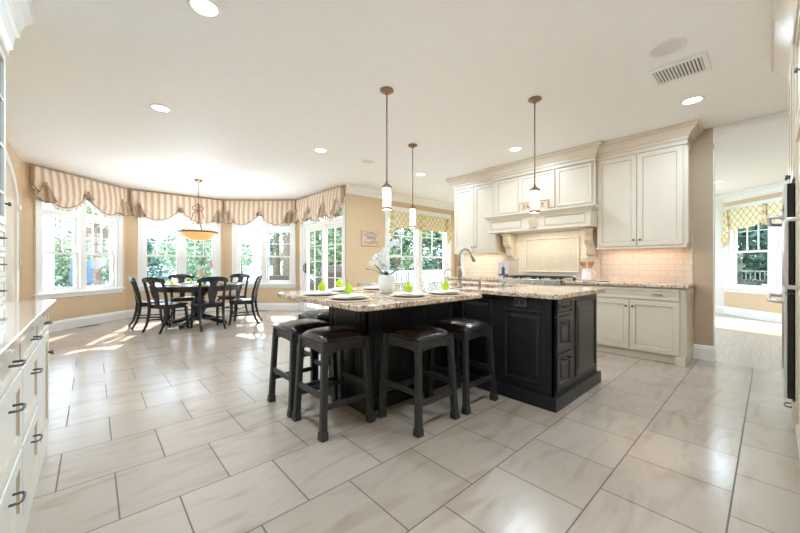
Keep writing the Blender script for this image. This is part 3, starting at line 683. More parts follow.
# countertop items on the range side
t = thing('utensil_crock', 'white ceramic crock holding wooden spoons beside the cooktop', 'utensil holder', (5.16, 1.745, .914))
mb = MB(); mb.lathe([(.05, 0), (.068, .01), (.07, .05), (.055, .12), (.052, .15), (.058, .17), (.052, .17), (.046, .13)], n=24, capt=False); mb.tube([(0, -.05, .15), (0, -.10, .13), (0, -.105, .08), (0, -.065, .05)], .007, 8); mb.build('crock', 'porcelain', t, smooth=True)
for k in range(6):
    a = k * 1.05; dx, dy = .045 * cos(a), .045 * sin(a)
    MB().tube([(dx * .5, dy * .5, .04), (dx * 1.3, dy * 1.3, .20), (dx * 1.5, dy * 1.5, .225), (dx * 1.65, dy * 1.65, .26), (dx * 1.7, dy * 1.7, .275)], .005, 7, rs=[.005, .005, .014, .020, .008]).build('wooden_spoon', 'spoon', t, smooth=True)
o = thing('salt_shaker', 'small dark shaker with pale lid at the right side of the cooktop', 'shaker', (5.12, 1.90, .914)); MB().lathe([(.018, 0), (.02, .02), (.015, .05)], n=12).build('body', 'darkmetal', o); MB().lathe([(.016, .05), (.014, .064)], n=12).build('cap', 'porcelain', o)
o = MB().lathe([(.04, 0), (.085, .012), (.09, .018), (.08, .016), (.04, .006)], c=(0, 0, 0), n=24).build('spoon_rest', 'porcelain', smooth=True); o.location = (5.08, 1.52, .914); tag(o, 'flat white ceramic dish beside the utensil crock', 'dish')
# photo card on a scroll easel
t = thing('photo_stand', 'small pale photo card of a dark-clothed figure on a scroll easel', 'photo stand', (5.20, 3.08, .914), R(-90))
mb = MB(); mb.box(-.10, .10, -.004, .004, .035, .27); c_ = mb.build('card', 'cardpale', t)
mb = MB(); mb.box(-.10, .10, -.0045, -.0042, .04, .065); mb.prismy([(-.032, .065), (.032, .065), (.028, .12), (.034, .165), (.012, .185), (-.012, .185), (-.034, .165), (-.028, .12)], -.006, -.0045); mb.build('printed_figure', 'carddark', c_)
mb = MB(); mb.prismy([(.013 * cos(a * pi / 5), .205 + .017 * sin(a * pi / 5)) for a in range(10)], -.006, -.0045); mb.build('printed_face', 'skin', c_)
mb = MB()
for s_ in (-1, 1): mb.tube([(s_ * .06, -.03, .012), (s_ * .06, -.03, .03), (s_ * .05, -.005, .03), (s_ * .04, .012, .03), (s_ * .02, .012, .2), (0, .012, .285), (s_ * .01, .012, .295)], .003, 6); mb.tube([(s_ * .06, -.03, .0), (s_ * .07, -.01, .003), (s_ * .04, .012, .03)], .003, 6)
mb.tube([(0, .012, .25), (0, .09, .003)], .003, 6); mb.build('easel', 'bronze', t)
# sign on the mantel
t = thing('family_sign', 'small wooden word sign on the range hood mantel, behind the right pendant', 'sign', (4.885, 2.385, 1.94), R(-90))
MB().box(-.225, .225, -.02, .02, 0, .145).build('board', 'wood', t, bevel=.003)
mb = MB(); [mb.box(a, b, -.024, -.02, c_, d) for a, b, c_, d in ((-.225, .225, 0, .012), (-.225, .225, .133, .145), (-.225, -.213, .012, .133), (.213, .225, .012, .133))]; mb.build('frame', 'spoon', t)
text('FAMILY', .105, 'signink', t, (0, -.0215, .072), (R(90), 0, 0), .001)

# ---------------------------------------------------------------- island
t = thing('kitchen_island', 'black panelled T-shaped kitchen island with drawers at the right end', 'kitchen island', (2.65, 2.1, 0))
def blk(name, x0, x1, y0, y1, z0, z1, bev=0): return MB().box(x0, x1, y0, y1, z0, z1).build(name, 'black', t, bevel=bev, w=True)
IX0, IX1, IY0, IY1 = 2.665, 3.63, 1.14, 3.05       # main block
BX0, BX1, BY0, BY1 = 1.56, 2.66, 2.10, 2.66       # bar block
blk('body', IX0 + .02, IX1 - .02, IY0 + .02, IY1 - .02, .10, .66); blk('bar_body', BX0 + .02, BX1 + .02, BY0 + .02, BY1 - .02, .10, .874)
mb = MB(); PL = [(-.03, 0), (.014, 0), (.014, .088), (.008, .10), (.0, .106), (-.03, .106)]
crown(mb, [(BX1, BY1), (BX0, BY1), (BX0, BY0), (IX0, BY0), (IX0, IY0), (IX1, IY0), (IX1, IY1), (IX0, IY1), (IX0, BY1), (BX1, BY1)], PL, side=-1)
mb.build('plinth', 'black', t, w=True)
def facepanel(name, axis, plane, a0, a1, z0, z1, steps, parent=None, th=.02):
    """panel facing -X (axis 'x': spans Y from a0 down to a1) or -Y (axis 'y': spans X a0..a1)"""
    q = MB(); q.panel(0, abs(a1 - a0), z0, z1, 0, steps, th)
    if axis == 'x': q.v = [(plane + y, a0 - x, z) for x, y, z in q.v]
    elif axis == 'y': q.v = [(a0 + x, plane + y, z) for x, y, z in q.v]
    elif axis == 'Y': q.v = [(a1 - x, plane - y, z) for x, y, z in q.v]
    elif axis == 'X': q.v = [(plane - y, a0 + x, z) for x, y, z in q.v]
    return q.build(name, 'black', parent or t, w=True, bevel=.0015)
FR = [(0, 0), (.001, 0)]
def frame_face(axis, plane, a0, a1, panels, z0=.095, z1=.874, rsd=RSD):
    """flat face slab with applied raised panels"""
    facepanel('face_frame', axis, plane, a0, a1, z0, z1, [(0, 0)])
    off = -.003 if axis in 'xy' else .003
    for p0, p1, c_, d in panels: facepanel('raised_panel', axis, plane + off, p0, p1, c_, d, [(0, 0), (.006, -.008), (.018, -.008), (.026, .0), (.04, 0), (.065, -.006)], th=.004)
frame_face('x', IX0, BY0, IY0, [(2.03, 1.69, .16, .83), (1.57, 1.215, .17, .765)])
frame_face('x', BX0, BY1, BY0, [(2.60, 2.17, .16, .83)])
frame_face('y', BY0, BX0, BX1, [(1.645, 2.10, .16, .83), (2.17, 2.60, .16, .83)])
frame_face('y', IY0, IX0, IX1, [(3.09, 3.58, .17, .83)])
facepanel('face_frame', 'Y', BY1, BX0, BX1, .095, .874, [(0, 0)]); facepanel('face_frame', 'X', IX1, IY0, IY1, .095, .874, [(0, 0)]); facepanel('face_frame', 'Y', IY1, IX0, IX1, .095, .874, [(0, 0)]); facepanel('face_frame', 'x', IX0, IY1, BY1, .095, .874, [(0, 0)])
for (z0, z1, sm) in ((.735, .86, 1), (.44, .72, 0), (.14, .425, 0)):
    d = facepanel('drawer', 'y', IY0 - .012, 2.70, 3.00, z0, z1, [(0, 0), (.05 if not sm else .02, 0), (.056 if not sm else .026, .008), (.075 if not sm else .03, .008), (.085 if not sm else .034, .002)], th=.012)
    q = MB(); zc = z1 - .045 if not sm else .80; yv = IY0 - .012
    q.tube([(2.79, yv, zc), (2.79, yv - .03, zc), (2.85, yv - .036, zc), (2.91, yv - .03, zc), (2.91, yv, zc)], .005, 8); q.build('handle', 'darkmetal', d, w=True, smooth=True)
q = MB(); q.panel(0, .115, 0, .07, 0, [(0, 0), (.005, -.003)]); q.v = [(IX0 - .009 + y, 1.475 - x, z + .79) for x, y, z in q.v]; pl = q.build('outlet', 'outlet', t, w=True)
q = MB(); [q.box(IX0 - .0145, IX0 - .012, 1.465 - k * .05 - .036, 1.465 - k * .05, .807, .843) for k in range(2)]; q.build('socket', 'grate', pl, w=True)
q = MB(); [q.tube([(2.07 + k * .028, BY0 - .001, .80), (2.07 + k * .028, BY0 - .016, .80)], .006, 8) for k in range(2)]; q.build('hook', 'pewter', t, w=True)
top = slab('island_countertop', 'speckled beige granite countertop of the black island around the sink', 'countertop',
     rounded([(2.60, 1.08), (3.69, 1.08), (3.69, 3.12), (2.60, 3.12)], [.03, .03, .03, .03], 4), .874, .914)
slab('breakfast_bar_top', 'rounded granite breakfast bar top set with pears and plates', 'countertop',
     rounded([(1.085, 1.51), (2.30, 1.51), (2.30, 2.0), (2.597, 2.10), (2.597, 2.80), (1.085, 2.80)], [.09, .10, .06, 0, 0, .24], 8), .880, .914)
# sink & faucets
t = thing('sink_faucet', 'brushed nickel gooseneck pull-down faucet on the island', 'faucet', (2.74, 2.115, .914))
mb = MB(); mb.lathe([(.027, 0), (.027, .01), (.021, .02), (.019, .12), (.021, .16), (.015, .19), (.013, .21)], n=18)
pts = [(0, 0, .20), (0, 0, .325)]
dirx, diry = .80, -.60
for k in range(11):
    a = k / 10 * pi * .92; pts.append((dirx * (.06 - .06 * cos(a)), diry * (.06 - .06 * cos(a)), .325 + .06 * sin(a)))
mb.tube(pts, .012, 12); mb.build('spout', 'nickel', t, smooth=True)
e = Vector(pts[-1]); d_ = (Vector(pts[-1]) - Vector(pts[-2])).normalized()
MB().tube([e, e + d_ * .02, e + d_ * .07, e + d_ * .09], .016, 12, rs=[.013, .016, .019, .017]).build('spray_head', 'nickel', t, smooth=True)
MB().tube([(0, 0, .10), (-.025, -.04, .105), (-.03, -.055, .15)], .006, 8).build('lever', 'nickel', t, smooth=True)
t = thing('filter_faucet', 'slim arched water filter faucet left of the main island faucet', 'faucet', (2.86, 2.42, .914))
pts = [(0, 0, .0), (0, 0, .12)] + [(.8 * (.055 - .055 * cos(k / 10 * pi * .85)), -.6 * (.055 - .055 * cos(k / 10 * pi * .85)), .12 + .055 * sin(k / 10 * pi * .85)) for k in range(11)]
mb = MB(); mb.tube(pts, .0045, 8); mb.lathe([(.016, 0), (.014, .02), (.008, .03)], n=14); mb.build('spout', 'nickel', t, smooth=True); MB().tube([(0, 0, .035), (-.03, -.02, .04)], .004, 6).build('lever', 'nickel', t)
t = thing('soap_dispenser', 'short nickel soap dispenser standing right of the island faucet', 'soap dispenser', (2.73, 1.87, .914))
MB().lathe([(.016, 0), (.016, .01), (.011, .02), (.011, .055), (.015, .06), (.015, .072), (.006, .078)], n=14).build('body', 'nickel', t, smooth=True); MB().tube([(0, 0, .07), (.035, -.026, .075), (.05, -.037, .066)], .004, 6).build('nozzle', 'nickel', t)
# undermount sink: a hole cut through the slab with an open steel basin below
SX, SY, SW, SD = 3.12, 2.15, .24, .36
cut = MB().box(SX - SW, SX + SW, SY - SD, SY + SD, .8, 1.0).build('cutter', 'steel')
bo = top.modifiers.new('sink_cut', 'BOOLEAN'); bo.operation = 'DIFFERENCE'; bo.object = cut; bo.solver = 'EXACT'
bpy.context.view_layer.update()
me = bpy.data.meshes.new_from_object(top.evaluated_get(bpy.context.evaluated_depsgraph_get())); top.modifiers.clear(); top.data = me; bpy.data.objects.remove(cut)
t = thing('sink', 'stainless undermount sink basin set in the island counter', 'sink', (SX, SY, .87))
mb = MB(); a, b, w_ = SW + .012, SD + .012, .01
mb.box(-a, a, -b, b, -.19, -.18); mb.box(-a, -a + w_, -b, b, -.18, .002); mb.box(a - w_, a, -b, b, -.18, .002); mb.box(-a + w_, a - w_, -b, -b + w_, -.18, .002); mb.box(-a + w_, a - w_, b - w_, b, -.18, .002)
mb.build('basin', 'steel', t); MB().lathe([(.04, -.179), (.03, -.176), (.001, -.177)], n=16, capt=False).build('drain', 'pewter', t)

# place settings
PS = [(1.235, 2.21, 'left end of the breakfast bar, farther'), (1.235, 1.845, 'nearest left corner of the breakfast bar'), (1.52, 2.40, 'far side of the breakfast bar, behind'),
      (1.88, 2.38, 'far side, behind the white orchid pot'), (1.64, 1.71, 'near side, right of the orchid pot'), (1.98, 1.665, 'right end of the bar, before the faucet')]
PL_LAB = ['at the far left end of the breakfast bar', 'at the near left corner of the breakfast bar', 'on the far side, the middle of the left three', 'on the far side behind the orchid pot', 'on the near side just right of the orchid pot', 'at the right end of the bar before the faucet']
pm = MB().lathe([(.001, .001), (.150, .001), (.153, .004), (.150, .007), (.001, .007)], n=36, capb=False, capt=False).build('placemat', 'woven', smooth=False)
plate = thing('dinner_plate', 'x', 'plate', (0, 0, 0)); MB().lathe([(.06, 0), (.085, .003), (.125, .013), (.13, .016), (.124, .016), (.085, .007), (.001, .006)], n=36, capt=False).build('dish', 'porcelain', plate, smooth=True)
pear = thing('pear', 'x', 'pear', (0, 0, 0))
MB().lathe([(.006, 0), (.022, .002), (.034, .016), (.038, .034), (.034, .052), (.024, .068), (.017, .082), (.014, .094), (.008, .102), (.002, .104)], n=20).build('fruit', 'pear', pear, smooth=True)
MB().tube([(0, 0, .10), (.002, .001, .115), (.008, .004, .128)], .002, 6).build('stem', 'stem', pear)
napk = MB(); pts = []
for k in range(9):
    pass
napk.prism([(-.095, -.055), (.10, -.065), (.105, .05), (-.085, .065)], 0, .007); napk.prism([(-.08, -.045), (.085, -.05), (.088, .035), (-.07, .048)], .007, .013)
napk = napk.build('napkin', 'linen', bevel=.003)
pi_ = 0
for i, (x, y, _) in enumerate(PS):
    o = pm if i == 0 else pm.copy()
    if i: C.objects.link(o)
    o.location = (x, y, .914); tag(o, 'round woven straw placemat ' + PL_LAB[i], 'placemat', 'woven placemats on the breakfast bar')
    if i == 0: p = plate; p.location = (x, y, .921); p['label'] = 'round white dinner plate ' + PL_LAB[i]; p['group'] = 'white plates on the breakfast bar'
    else: p = dup(plate, (x, y, .921), 0, 'round white dinner plate ' + PL_LAB[i], 'white plates on the breakfast bar')
    o = napk if i == 0 else napk.copy()
    if i: C.objects.link(o)
    o.location = (x, y, .9375); o.rotation_euler = (0, 0, [.9, .3, 1.2, .6, -.3, .1][i]); tag(o, 'folded white napkin ' + PL_LAB[i], 'napkin', 'folded napkins on the breakfast bar')
    if i == 3: continue
    lab = 'lime green pear with brown stem ' + PL_LAB[i]
    if i == 0: q = pear; q.location = (x, y, .9505); q.scale = (.74,) * 3; q['label'] = lab; q['group'] = 'green pears on the breakfast bar'
    else: q = dup(pear, (x, y, .9505), i * 1.3, lab, 'green pears on the breakfast bar')
    if i == 2: q.rotation_euler = (R(-8), R(28), .3); q.location = (x - .02, y + .0, .9615)
    elif i == 1: q.rotation_euler = (R(-7), R(-9), .4); q.location.z = .954
    else: q.rotation_euler = (R(3), R(5), i); q.location.z = .952
# orchid
t = thing('orchid_pot', 'white orchid with arching blooms in a rounded white pot on the bar', 'potted orchid', (1.745, 2.075, .914))
MB().lathe([(.042, 0), (.052, .008), (.064, .05), (.070, .09), (.066, .135), (.060, .148), (.054, .148), (.058, .12)], n=28, capt=False).build('pot', 'porcelain', t, smooth=True)
MB().lathe([(.001, .125), (.057, .125)], n=24, capb=False, capt=False).build('moss', 'leaf', t)
def leafshape(mb, base, dirv, L, w, droop):
    base = Vector(base); d = Vector(dirv).normalized(); s_ = d.cross(Vector((0, 0, 1))).normalized(); vs = []; n = 8
    for i in range(n + 1):
        u = i / n; p = base + d * L * u + Vector((0, 0, L * (.75 * u - droop * u * u))); ww = w * sin(pi * min(1, .12 + u * .88)) ** .7
        vs += [p - s_ * ww, p + Vector((0, 0, -.006)), p + s_ * ww]
    fs = []
    for i in range(n):
        a = 3 * i; fs += [(a, a + 1, a + 4, a + 3), (a + 1, a + 2, a + 5, a + 4)]
    mb.add(vs, fs)
rt = Vector((.7394, -.6732, 0)); fwd = Vector((.6732, .7394, 0))
for k, (a, L) in enumerate([(-2.9, .17), (-.3, .13), (.5, .10), (2.2, .12), (-1.6, .10), (2.75, .11)]):
    mb = MB(); d = rt * cos(a) + fwd * sin(a); leafshape(mb, (0, 0, .13), d, L, .020, [.35, .25, .1, .2, .3, -.2][k]); o = mb.build('leaf', 'leaf', t, smooth=True)
sp = [(-.0, .14), (-.022, .19), (-.040, .25), (-.038, .30), (-.018, .34), (.012, .375), (.05, .40), (.09, .41)]
MB().tube([rt * x + Vector((0, 0, z)) for x, z in sp], .0028, 6).build('flower_stem', 'leaf', t)
sp2 = [(.0, .14), (.0, .19), (-.02, .24), (-.065, .275), (-.10, .29)]
MB().tube([rt * x + Vector((0, 0, z)) for x, z in sp2], .0025, 6).build('flower_stem', 'leaf', t)
def flower(mb, c, r, seed):
    rnd = random.Random(seed); n = Vector((rnd.uniform(-.5, .5), rnd.uniform(-.5, .5), rnd.uniform(-.3, .5))) - fwd * .9; n.normalize()
    a = n.cross(Vector((0, 0, 1))).normalized(); b = a.cross(n); c = Vector(c)
    for k in range(5):
        th = k * 2 * pi / 5 + rnd.uniform(-.2, .2); d = a * cos(th) + b * sin(th); s_ = n.cross(d); vs = [c]
        L = r * rnd.uniform(.85, 1.1)
        for u, w in ((.35, .30), (.75, .42), (1, .05)):
            vs += [c + d * L * u - s_ * L * w + n * .15 * r * u, c + d * L * u + s_ * L * w + n * .15 * r * u]
        mb.add(vs, [(0, 1, 2), (1, 3, 4, 2), (3, 5, 6, 4)])
    mb.lathe([(.001, 0), (.005, .002), (.001, .006)], c=tuple(c + n * .003), n=6)
rnd = random.Random(11)
for i in range(56):
    u = .12 + .88 * i / 55; k = u * (len(sp) - 1); j = min(int(k), len(sp) - 2); f = k - j
    x = sp[j][0] * (1 - f) + sp[j + 1][0] * f; z = sp[j][1] * (1 - f) + sp[j + 1][1] * f
    p = rt * (x + rnd.uniform(-.016, .016)) + fwd * rnd.uniform(-.02, .02) + Vector((0, 0, z + rnd.uniform(-.014, .012)))
    mb = MB(); flower(mb, p, .018, i); mb.build('flower', 'petal', t)
for i, (x, z) in enumerate([(-.065, .275), (-.10, .285), (-.085, .30), (-.03, .25), (.01, .21), (-.0, .24)]):
    mb = MB(); flower(mb, rt * x + Vector((0, 0, z)), .020, 60 + i); mb.build('flower', 'petal', t)

# ---------------------------------------------------------------- bar stools
def make_stool(label):
    t = thing('bar_stool', label, 'bar stool', (0, 0, 0)); h = .185; s_ = .19; zt = .615
    for sx in (-1, 1):
        for sy in (-1, 1):
            l_ = MB().bar((sx * (s_ + .004), sy * (s_ + .004), .0), (sx * (h - .018), sy * (h - .018), zt), .044, .044, .040, .040, up=(0, 1, 0)).build('leg', 'stool', t, bevel=.006)
            MB().bar((sx * (s_ + .004), sy * (s_ + .004), .0), (sx * (s_ + .002), sy * (s_ + .002), .055), .058, .058, .053, .053, up=(0, 1, 0)).build('foot_block', 'stool', l_, bevel=.007)
    # arched aprons
    a = h - .034
    arc = [(-a, zt - .005), (a, zt - .005), (a, zt - .085)] + [(a * cos(k / 10 * pi) * .94, zt - .085 + .026 * sin(k / 10 * pi) ** .6) for k in range(11)] + [(-a, zt - .085)]
    for k, yy in ((0, -h + .012), (0, h - .030), (1, -h + .012), (1, h - .030)):
        q = MB(); q.prismy(arc, yy - .003, yy + .016)
        if k: q.v = [(y, x, z) for x, y, z in q.v]
        q.build('apron', 'stool', t, bevel=.002)
    for k, s2, z in ((0, -1, .20), (0, 1, .20), (1, -1, .27), (1, 1, .27)):
        q = MB(); p = s_ - .006; q.box(-p, p, s2 * p - .011, s2 * p + .011, z - .019, z + .019)
        if k: q.v = [(y, x, zz) for x, y, zz in q.v]
        q.build('stretcher', 'stool', t, bevel=.004)
    MB().box(-h, h, -h, h, zt - .008, zt + .004).build('seat_board', 'stool', t, bevel=.004)
    mb = MB(); n = 14; vs = []; fs = []
    for i in range(n + 1):
        for j in range(n + 1):
            u = -1 + 2 * i / n; v = -1 + 2 * j / n; e = 1 - .03 * (u * u) * (v * v) * 2
            z = .047 * (max(0, 1 - abs(u) ** 3.2) ** .5) * (max(0, 1 - abs(v) ** 3.2) ** .5)
            vs.append((u * (h - .003) * e, v * (h - .003) * e, zt + .016 + z))
    for i in range(n):
        for j in range(n): fs.append((i * (n + 1) + j, (i + 1) * (n + 1) + j, (i + 1) * (n + 1) + j + 1, i * (n + 1) + j + 1))
    k0 = len(vs); ring = [i * (n + 1) for i in range(n + 1)] + [n * (n + 1) + j for j in range(1, n + 1)] + [i * (n + 1) + n for i in range(n - 1, -1, -1)] + [j for j in range(n - 1, 0, -1)]
    for r_ in ring: vs.append((vs[r_][0], vs[r_][1], zt + .003))
    for i in range(len(ring)): fs.append((ring[i], ring[(i + 1) % len(ring)], k0 + (i + 1) % len(ring), k0 + i))
    mb.add(vs, fs); c_ = mb.build('cushion', 'leather', t, smooth=True)
    p = h - .001; MB().tube([(-p, -p, zt + .012), (p, -p, zt + .012), (p, p, zt + .012), (-p, p, zt + .012), (-p, -p, zt + .012)], .004, 6).build('piping', 'leather', c_)
    return t
G = 'black bar stools around the island'
st = make_stool('black bar stool with leather seat nearest the camera, at the left bar corner'); st.location = (1.302, 2.155, 0); st['group'] = G
dup(st, (1.30, 2.62, 0), 0, 'black leather-topped bar stool leftmost in the picture, before the bar end', G)
dup(st, (1.80, 1.775, 0), 0, 'black leather-topped bar stool before the island panel with the two hooks', G)
dup(st, (2.31, 1.765, 0), 0, 'black leather-topped bar stool on the right, beside the large raised panel', G)
dup(st, (1.745, 3.085, 0), 0, 'black bar stool half hidden on the far side of the breakfast bar', G)

# ---------------------------------------------------------------- left foreground cabinets and hutch (local x = Y, local -y = +X)
XL = -.82
def lroot(name, label, cat, y0, group=None, z=0): return thing(name, label, cat, (XL, y0, z), R(90), group)
LD = .61   # depth of doors front: X = -.215
def left_stack(y0, w, label, door=False):
    t = lroot('drawer_cabinet', label, 'base cabinet', y0, 'white drawer cabinets in the left foreground')
    MB().box(0, w, -LD + .02, -.005, .10, .874).build('body', 'lcab', t)
    MB().box(0, w, -LD + .004, -.005, 0, .10).build('toe_board', 'lcab', t)
    q = MB().panel(.012, w - .012, .735, .862, -LD, [(0, 0), (.025, 0), (.03, .006)]).build('drawer', 'lcab', t, bevel=.002); pull(q, w / 2, -LD, .80, .075, r=.0045)
    if door:
        q = MB().panel(.012, w - .012, .115, .72, -LD, SHK).build('door', 'lcab', t, bevel=.002); knob(q, w - .045, -LD, .585, r=.016)
    else:
        for z0, z1 in ((.42, .72), (.115, .405)):
            q = MB().panel(.012, w - .012, z0, z1, -LD, SHK).build('drawer', 'lcab', t, bevel=.002); pull(q, w / 2, -LD, (z1 - .075), .075, r=.0045)
left_stack(2.59, .55, 'pale cabinet with one drawer over a door, at the far end of the left counter', True)
left_stack(2.04, .55, 'pale three-drawer cabinet second from the far end of the left counter')
left_stack(1.49, .55, 'pale three-drawer cabinet nearest the camera at the lower left edge')
left_stack(.94, .55, 'pale three-drawer cabinet beside the camera, left of the picture edge')
o = MB().prism([(XL + .001, .90), (-.178, .90), (-.178, 3.17), (XL + .001, 3.17)], .876, .914).build('marble_counter', 'marble', bevel=.006, seg=3); tag(o, 'glossy pale polished stone counter on the left foreground cabinets', 'countertop')
t = lroot('hutch_cabinet', 'tall pale hutch with glass door and small drawers on the left counter', 'hutch', 1.2, z=.914)
HW = 1.97; HD = .425; z9 = -.914
MB().box(0, HW, -.02, -.003, 0, 1.80).build('back_panel', 'interior', t)
mb = MB(); mb.box(0, .025, -HD + .02, -.02, 0, 1.80); mb.box(HW - .025, HW, -HD + .02, -.02, 0, 1.80); mb.box(.025, HW - .025, -HD + .02, -.02, 1.50, 1.80); mb.box(.025, HW - .025, -HD + .02, -.02, .455, .48)
mb.box(.025, HW - .025, -HD + .02, -.02, 0, .02); mb.build('body', 'lcab', t)
mb = MB(); [mb.box(.025, HW - .025, -HD + .05, -.02, z, z + .012) for z in (.78, 1.08, 1.38)]; mb.build('shelf', 'glassdoor', t)
for i in range(4):
    x0 = .005 + i * .49; x1 = x0 + .485
    for z0, z1 in ((.012, .15), (.16, .30), (.31, .45)):
        q = MB().panel(x0, x1, z0, z1, -HD, [(0, 0), (.025, 0), (.03, .006)]).build('drawer', 'lcab', t, bevel=.002); pull(q, (x0 + x1) / 2, -HD, (z0 + z1) / 2, .07, r=.0045)
    mb = MB(); f = .045; a, b = x0, x1
    mb.box(a, a + f, -HD, -HD + .02, .47, 1.50); mb.box(b - f, b, -HD, -HD + .02, .47, 1.50); mb.box(a + f, b - f, -HD, -HD + .02, .47, .47 + f); mb.box(a + f, b - f, -HD, -HD + .02, 1.5 - f, 1.5)
    mb.box((a + b) / 2 - .008, (a + b) / 2 + .008, -HD + .003, -HD + .016, .515, 1.455)
    for z in (.66, .94, 1.22): mb.box(a + f, b - f, -HD + .004, -HD + .017, z - .008, z + .008)
    d = mb.build('glass_door', 'lcab', t, bevel=.002); MB().add([(a + f, -HD + .012, .515), (b - f, -HD + .012, .515), (b - f, -HD + .012, 1.455), (a + f, -HD + .012, 1.455)], [(0, 1, 2, 3)]).build('pane', 'glassdoor', d)
    knob(d, b - .02, -HD, .60)
mb = MB(); crown(mb, [(-.0, -HD), (HW, -HD), (HW, -.003)], [(-.02, 1.52), (.01, 1.52), (.01, 1.56), (.025, 1.575), (.03, 1.64), (.035, 1.66), (.05, 1.67), (.055, 1.72), (.075, 1.775), (.10, 1.81), (.105, 1.825), (.12, 1.83), (.12, 1.85), (-.02, 1.85)]); mb.build('crown', 'white', t)

# ---------------------------------------------------------------- right tall cabinets with double oven (local x = 4.03 - X, front toward +Y)
def rroot(name, label, cat, x_hi, group=None): return thing(name, label, cat, (x_hi, -.795, 0), R(180), group)
YR = -.69   # local front y: world Y = -.795+.69 = -.105
t = rroot('oven_cabinet', 'tall cream cabinet housing the wall ovens at the right edge', 'tall cabinet', 4.03, 'tall cream cabinets at the right edge')
W = .78
mb = MB(); mb.box(0, W, YR + .02, 0, .10, .28); mb.box(0, .02, YR + .02, 0, .28, 1.67); mb.box(W - .02, W, YR + .02, 0, .28, 1.67); mb.box(.02, W - .02, -.05, 0, .28, 1.67); mb.box(0, W, YR + .02, 0, 1.67, 2.70); mb.build('body', 'cream', t)
MB().box(0, W, YR + .05, 0, 0, .10).build('toe_board', 'cream', t)
q = MB().panel(.01, W - .01, .11, .275, YR - .01, [(0, 0), (.03, 0), (.034, .006)]).build('drawer', 'cream', t); pull(q, W / 2 + .2, YR - .01, .205, .09)
for a, b, kx in ((.01, W / 2 - .004, W / 2 - .04), (W / 2 + .004, W - .01, W / 2 + .04)):
    q = MB().panel(a, b, 1.69, 2.53, YR - .01, SHK).build('door', 'cream', t); knob(q, kx, YR - .01, 1.76)
CR = [(-.02, 2.55), (.008, 2.55), (.012, 2.61), (.03, 2.64), (.07, 2.70), (.085, 2.72), (.10, 2.73), (.10, 2.764), (-.02, 2.764)]
mb = MB(); crown(mb, [(.784, YR), (0, YR), (0, -.002)], CR, side=-1); mb.build('crown', 'cream', t)
t2 = rroot('double_oven', 'black and stainless double wall oven seen edge-on at the right edge', 'wall oven', 4.03)
for z0, z1, hz in ((.29, .955, .90), (.965, 1.66, 1.45)):
    MB().box(.025, W - .025, YR - .002, YR + .45, z0, z1).build('oven_body', 'blackglass', t2)
    d = MB().box(.02, W - .02, YR - .032, YR - .003, z0, z1).build('oven_door', 'blackglass', t2, bevel=.003)
    mb = MB(); mb.box(.02, W - .02, YR - .045, YR - .033, z0, z0 + .05); mb.box(.02, W - .02, YR - .045, YR - .033, z1 - .10, z1); mb.box(.02, .08, YR - .045, YR - .033, z0 + .05, z1 - .10); mb.box(W - .08, W - .02, YR - .045, YR - .033, z0 + .05, z1 - .10); mb.build('door_frame', 'steel', d, bevel=.002)
    mb = MB(); mb.tube([(.07, YR - .04, hz), (.07, YR - .095, hz + .005), (.09, YR - .112, hz + .008), (W - .09, YR - .112, hz + .008), (W - .07, YR - .095, hz + .005), (W - .07, YR - .04, hz)], .012, 10); mb.build('handle', 'steel', d, smooth=True)
t = rroot('refrigerator_cabinet', 'tall cream panelled refrigerator with long steel handle at the right edge', 'refrigerator', 3.245, 'tall cream cabinets at the right edge')
W = 1.47
MB().box(0, W, YR + .02, 0, .10, 2.70).build('body', 'cream', t); MB().box(0, W, YR + .05, 0, 0, .10).build('toe_board', 'cream', t)
mb = MB(); crown(mb, [(W, YR), (.001, YR)], CR, side=-1); mb.build('crown', 'cream', t)
for i in range(2):
    a = (.01, .86)[i]; dw = (.84, .60)[i]; q = MB().panel(a, a + dw, .11, 1.95, YR, SHK).build('door', 'cream', t)
    if i: knob(q, a + dw - .05, YR, 1.1); continue
    mb = MB(); x = a + .66; mb.tube([(x, YR, 1.03), (x, YR - .045, 1.03), (x, YR - .055, 1.045), (x, YR - .055, 1.355), (x, YR - .045, 1.37), (x, YR, 1.37)], .011, 10); mb.build('handle', 'steel', q, smooth=True)
    q = MB().panel(a, a + dw, 1.97, 2.53, YR, SHK).build('upper_door', 'cream', t); knob(q, a + .62, YR, 2.12)

# ---------------------------------------------------------------- sink wall: desk, counter, sign, switches
t = thing('desk_cabinet', 'low built-in desk with pale top and grey drawer against the tan wall', 'desk', (4.08, 5.797, 0))
MB().box(.0, .72, -.50, -.0, .74, .77).build('desk_top', 'marble', t, bevel=.004); MB().box(.02, .67, -.46, -.02, 0, .74).build('pedestal', 'lcab', t)
MB().box(.05, .23, -.475, -.46, .62, .725).build('drawer', 'deskgrey', t); MB().box(.68, .71, -.46, -.02, 0, .74).build('side_panel', 'lcab', t)
t = thing('wall_sign', 'square whitewashed wooden word sign hanging on the tan wall by the patio door', 'wall sign', (4.41, 5.797, 1.545))
MB().box(-.24, .24, -.03, 0, 0, .325).build('board', 'wood', t, bevel=.004)
text('SMILE', .10, 'signink', t, (.02, -.0315, .165), (R(90), 0, 0), .001)
mb = MB()
rr = random.Random(4)
for z, x0, x1 in ((.285, -.2, .05), (.262, -.1, .18), (.235, -.17, .2), (.095, .0, .2), (.070, -.18, .1), (.045, -.1, .19)):
    x = x0
    while x < x1: w_ = rr.uniform(.01, .03); mb.box(x, min(x1, x + w_), -.0315, -.03, z - .005, z + .005); x += w_ + .008
mb.build('small_print', 'signink', t)
t = thing('light_switch_plate', 'wide pale light switch plate on the tan wall below the word sign', 'switch plate', (4.50, 5.797, 1.17))
MB().box(-.14, .14, -.008, 0, -.055, .06).build('plate', 'plastic', t, bevel=.003)
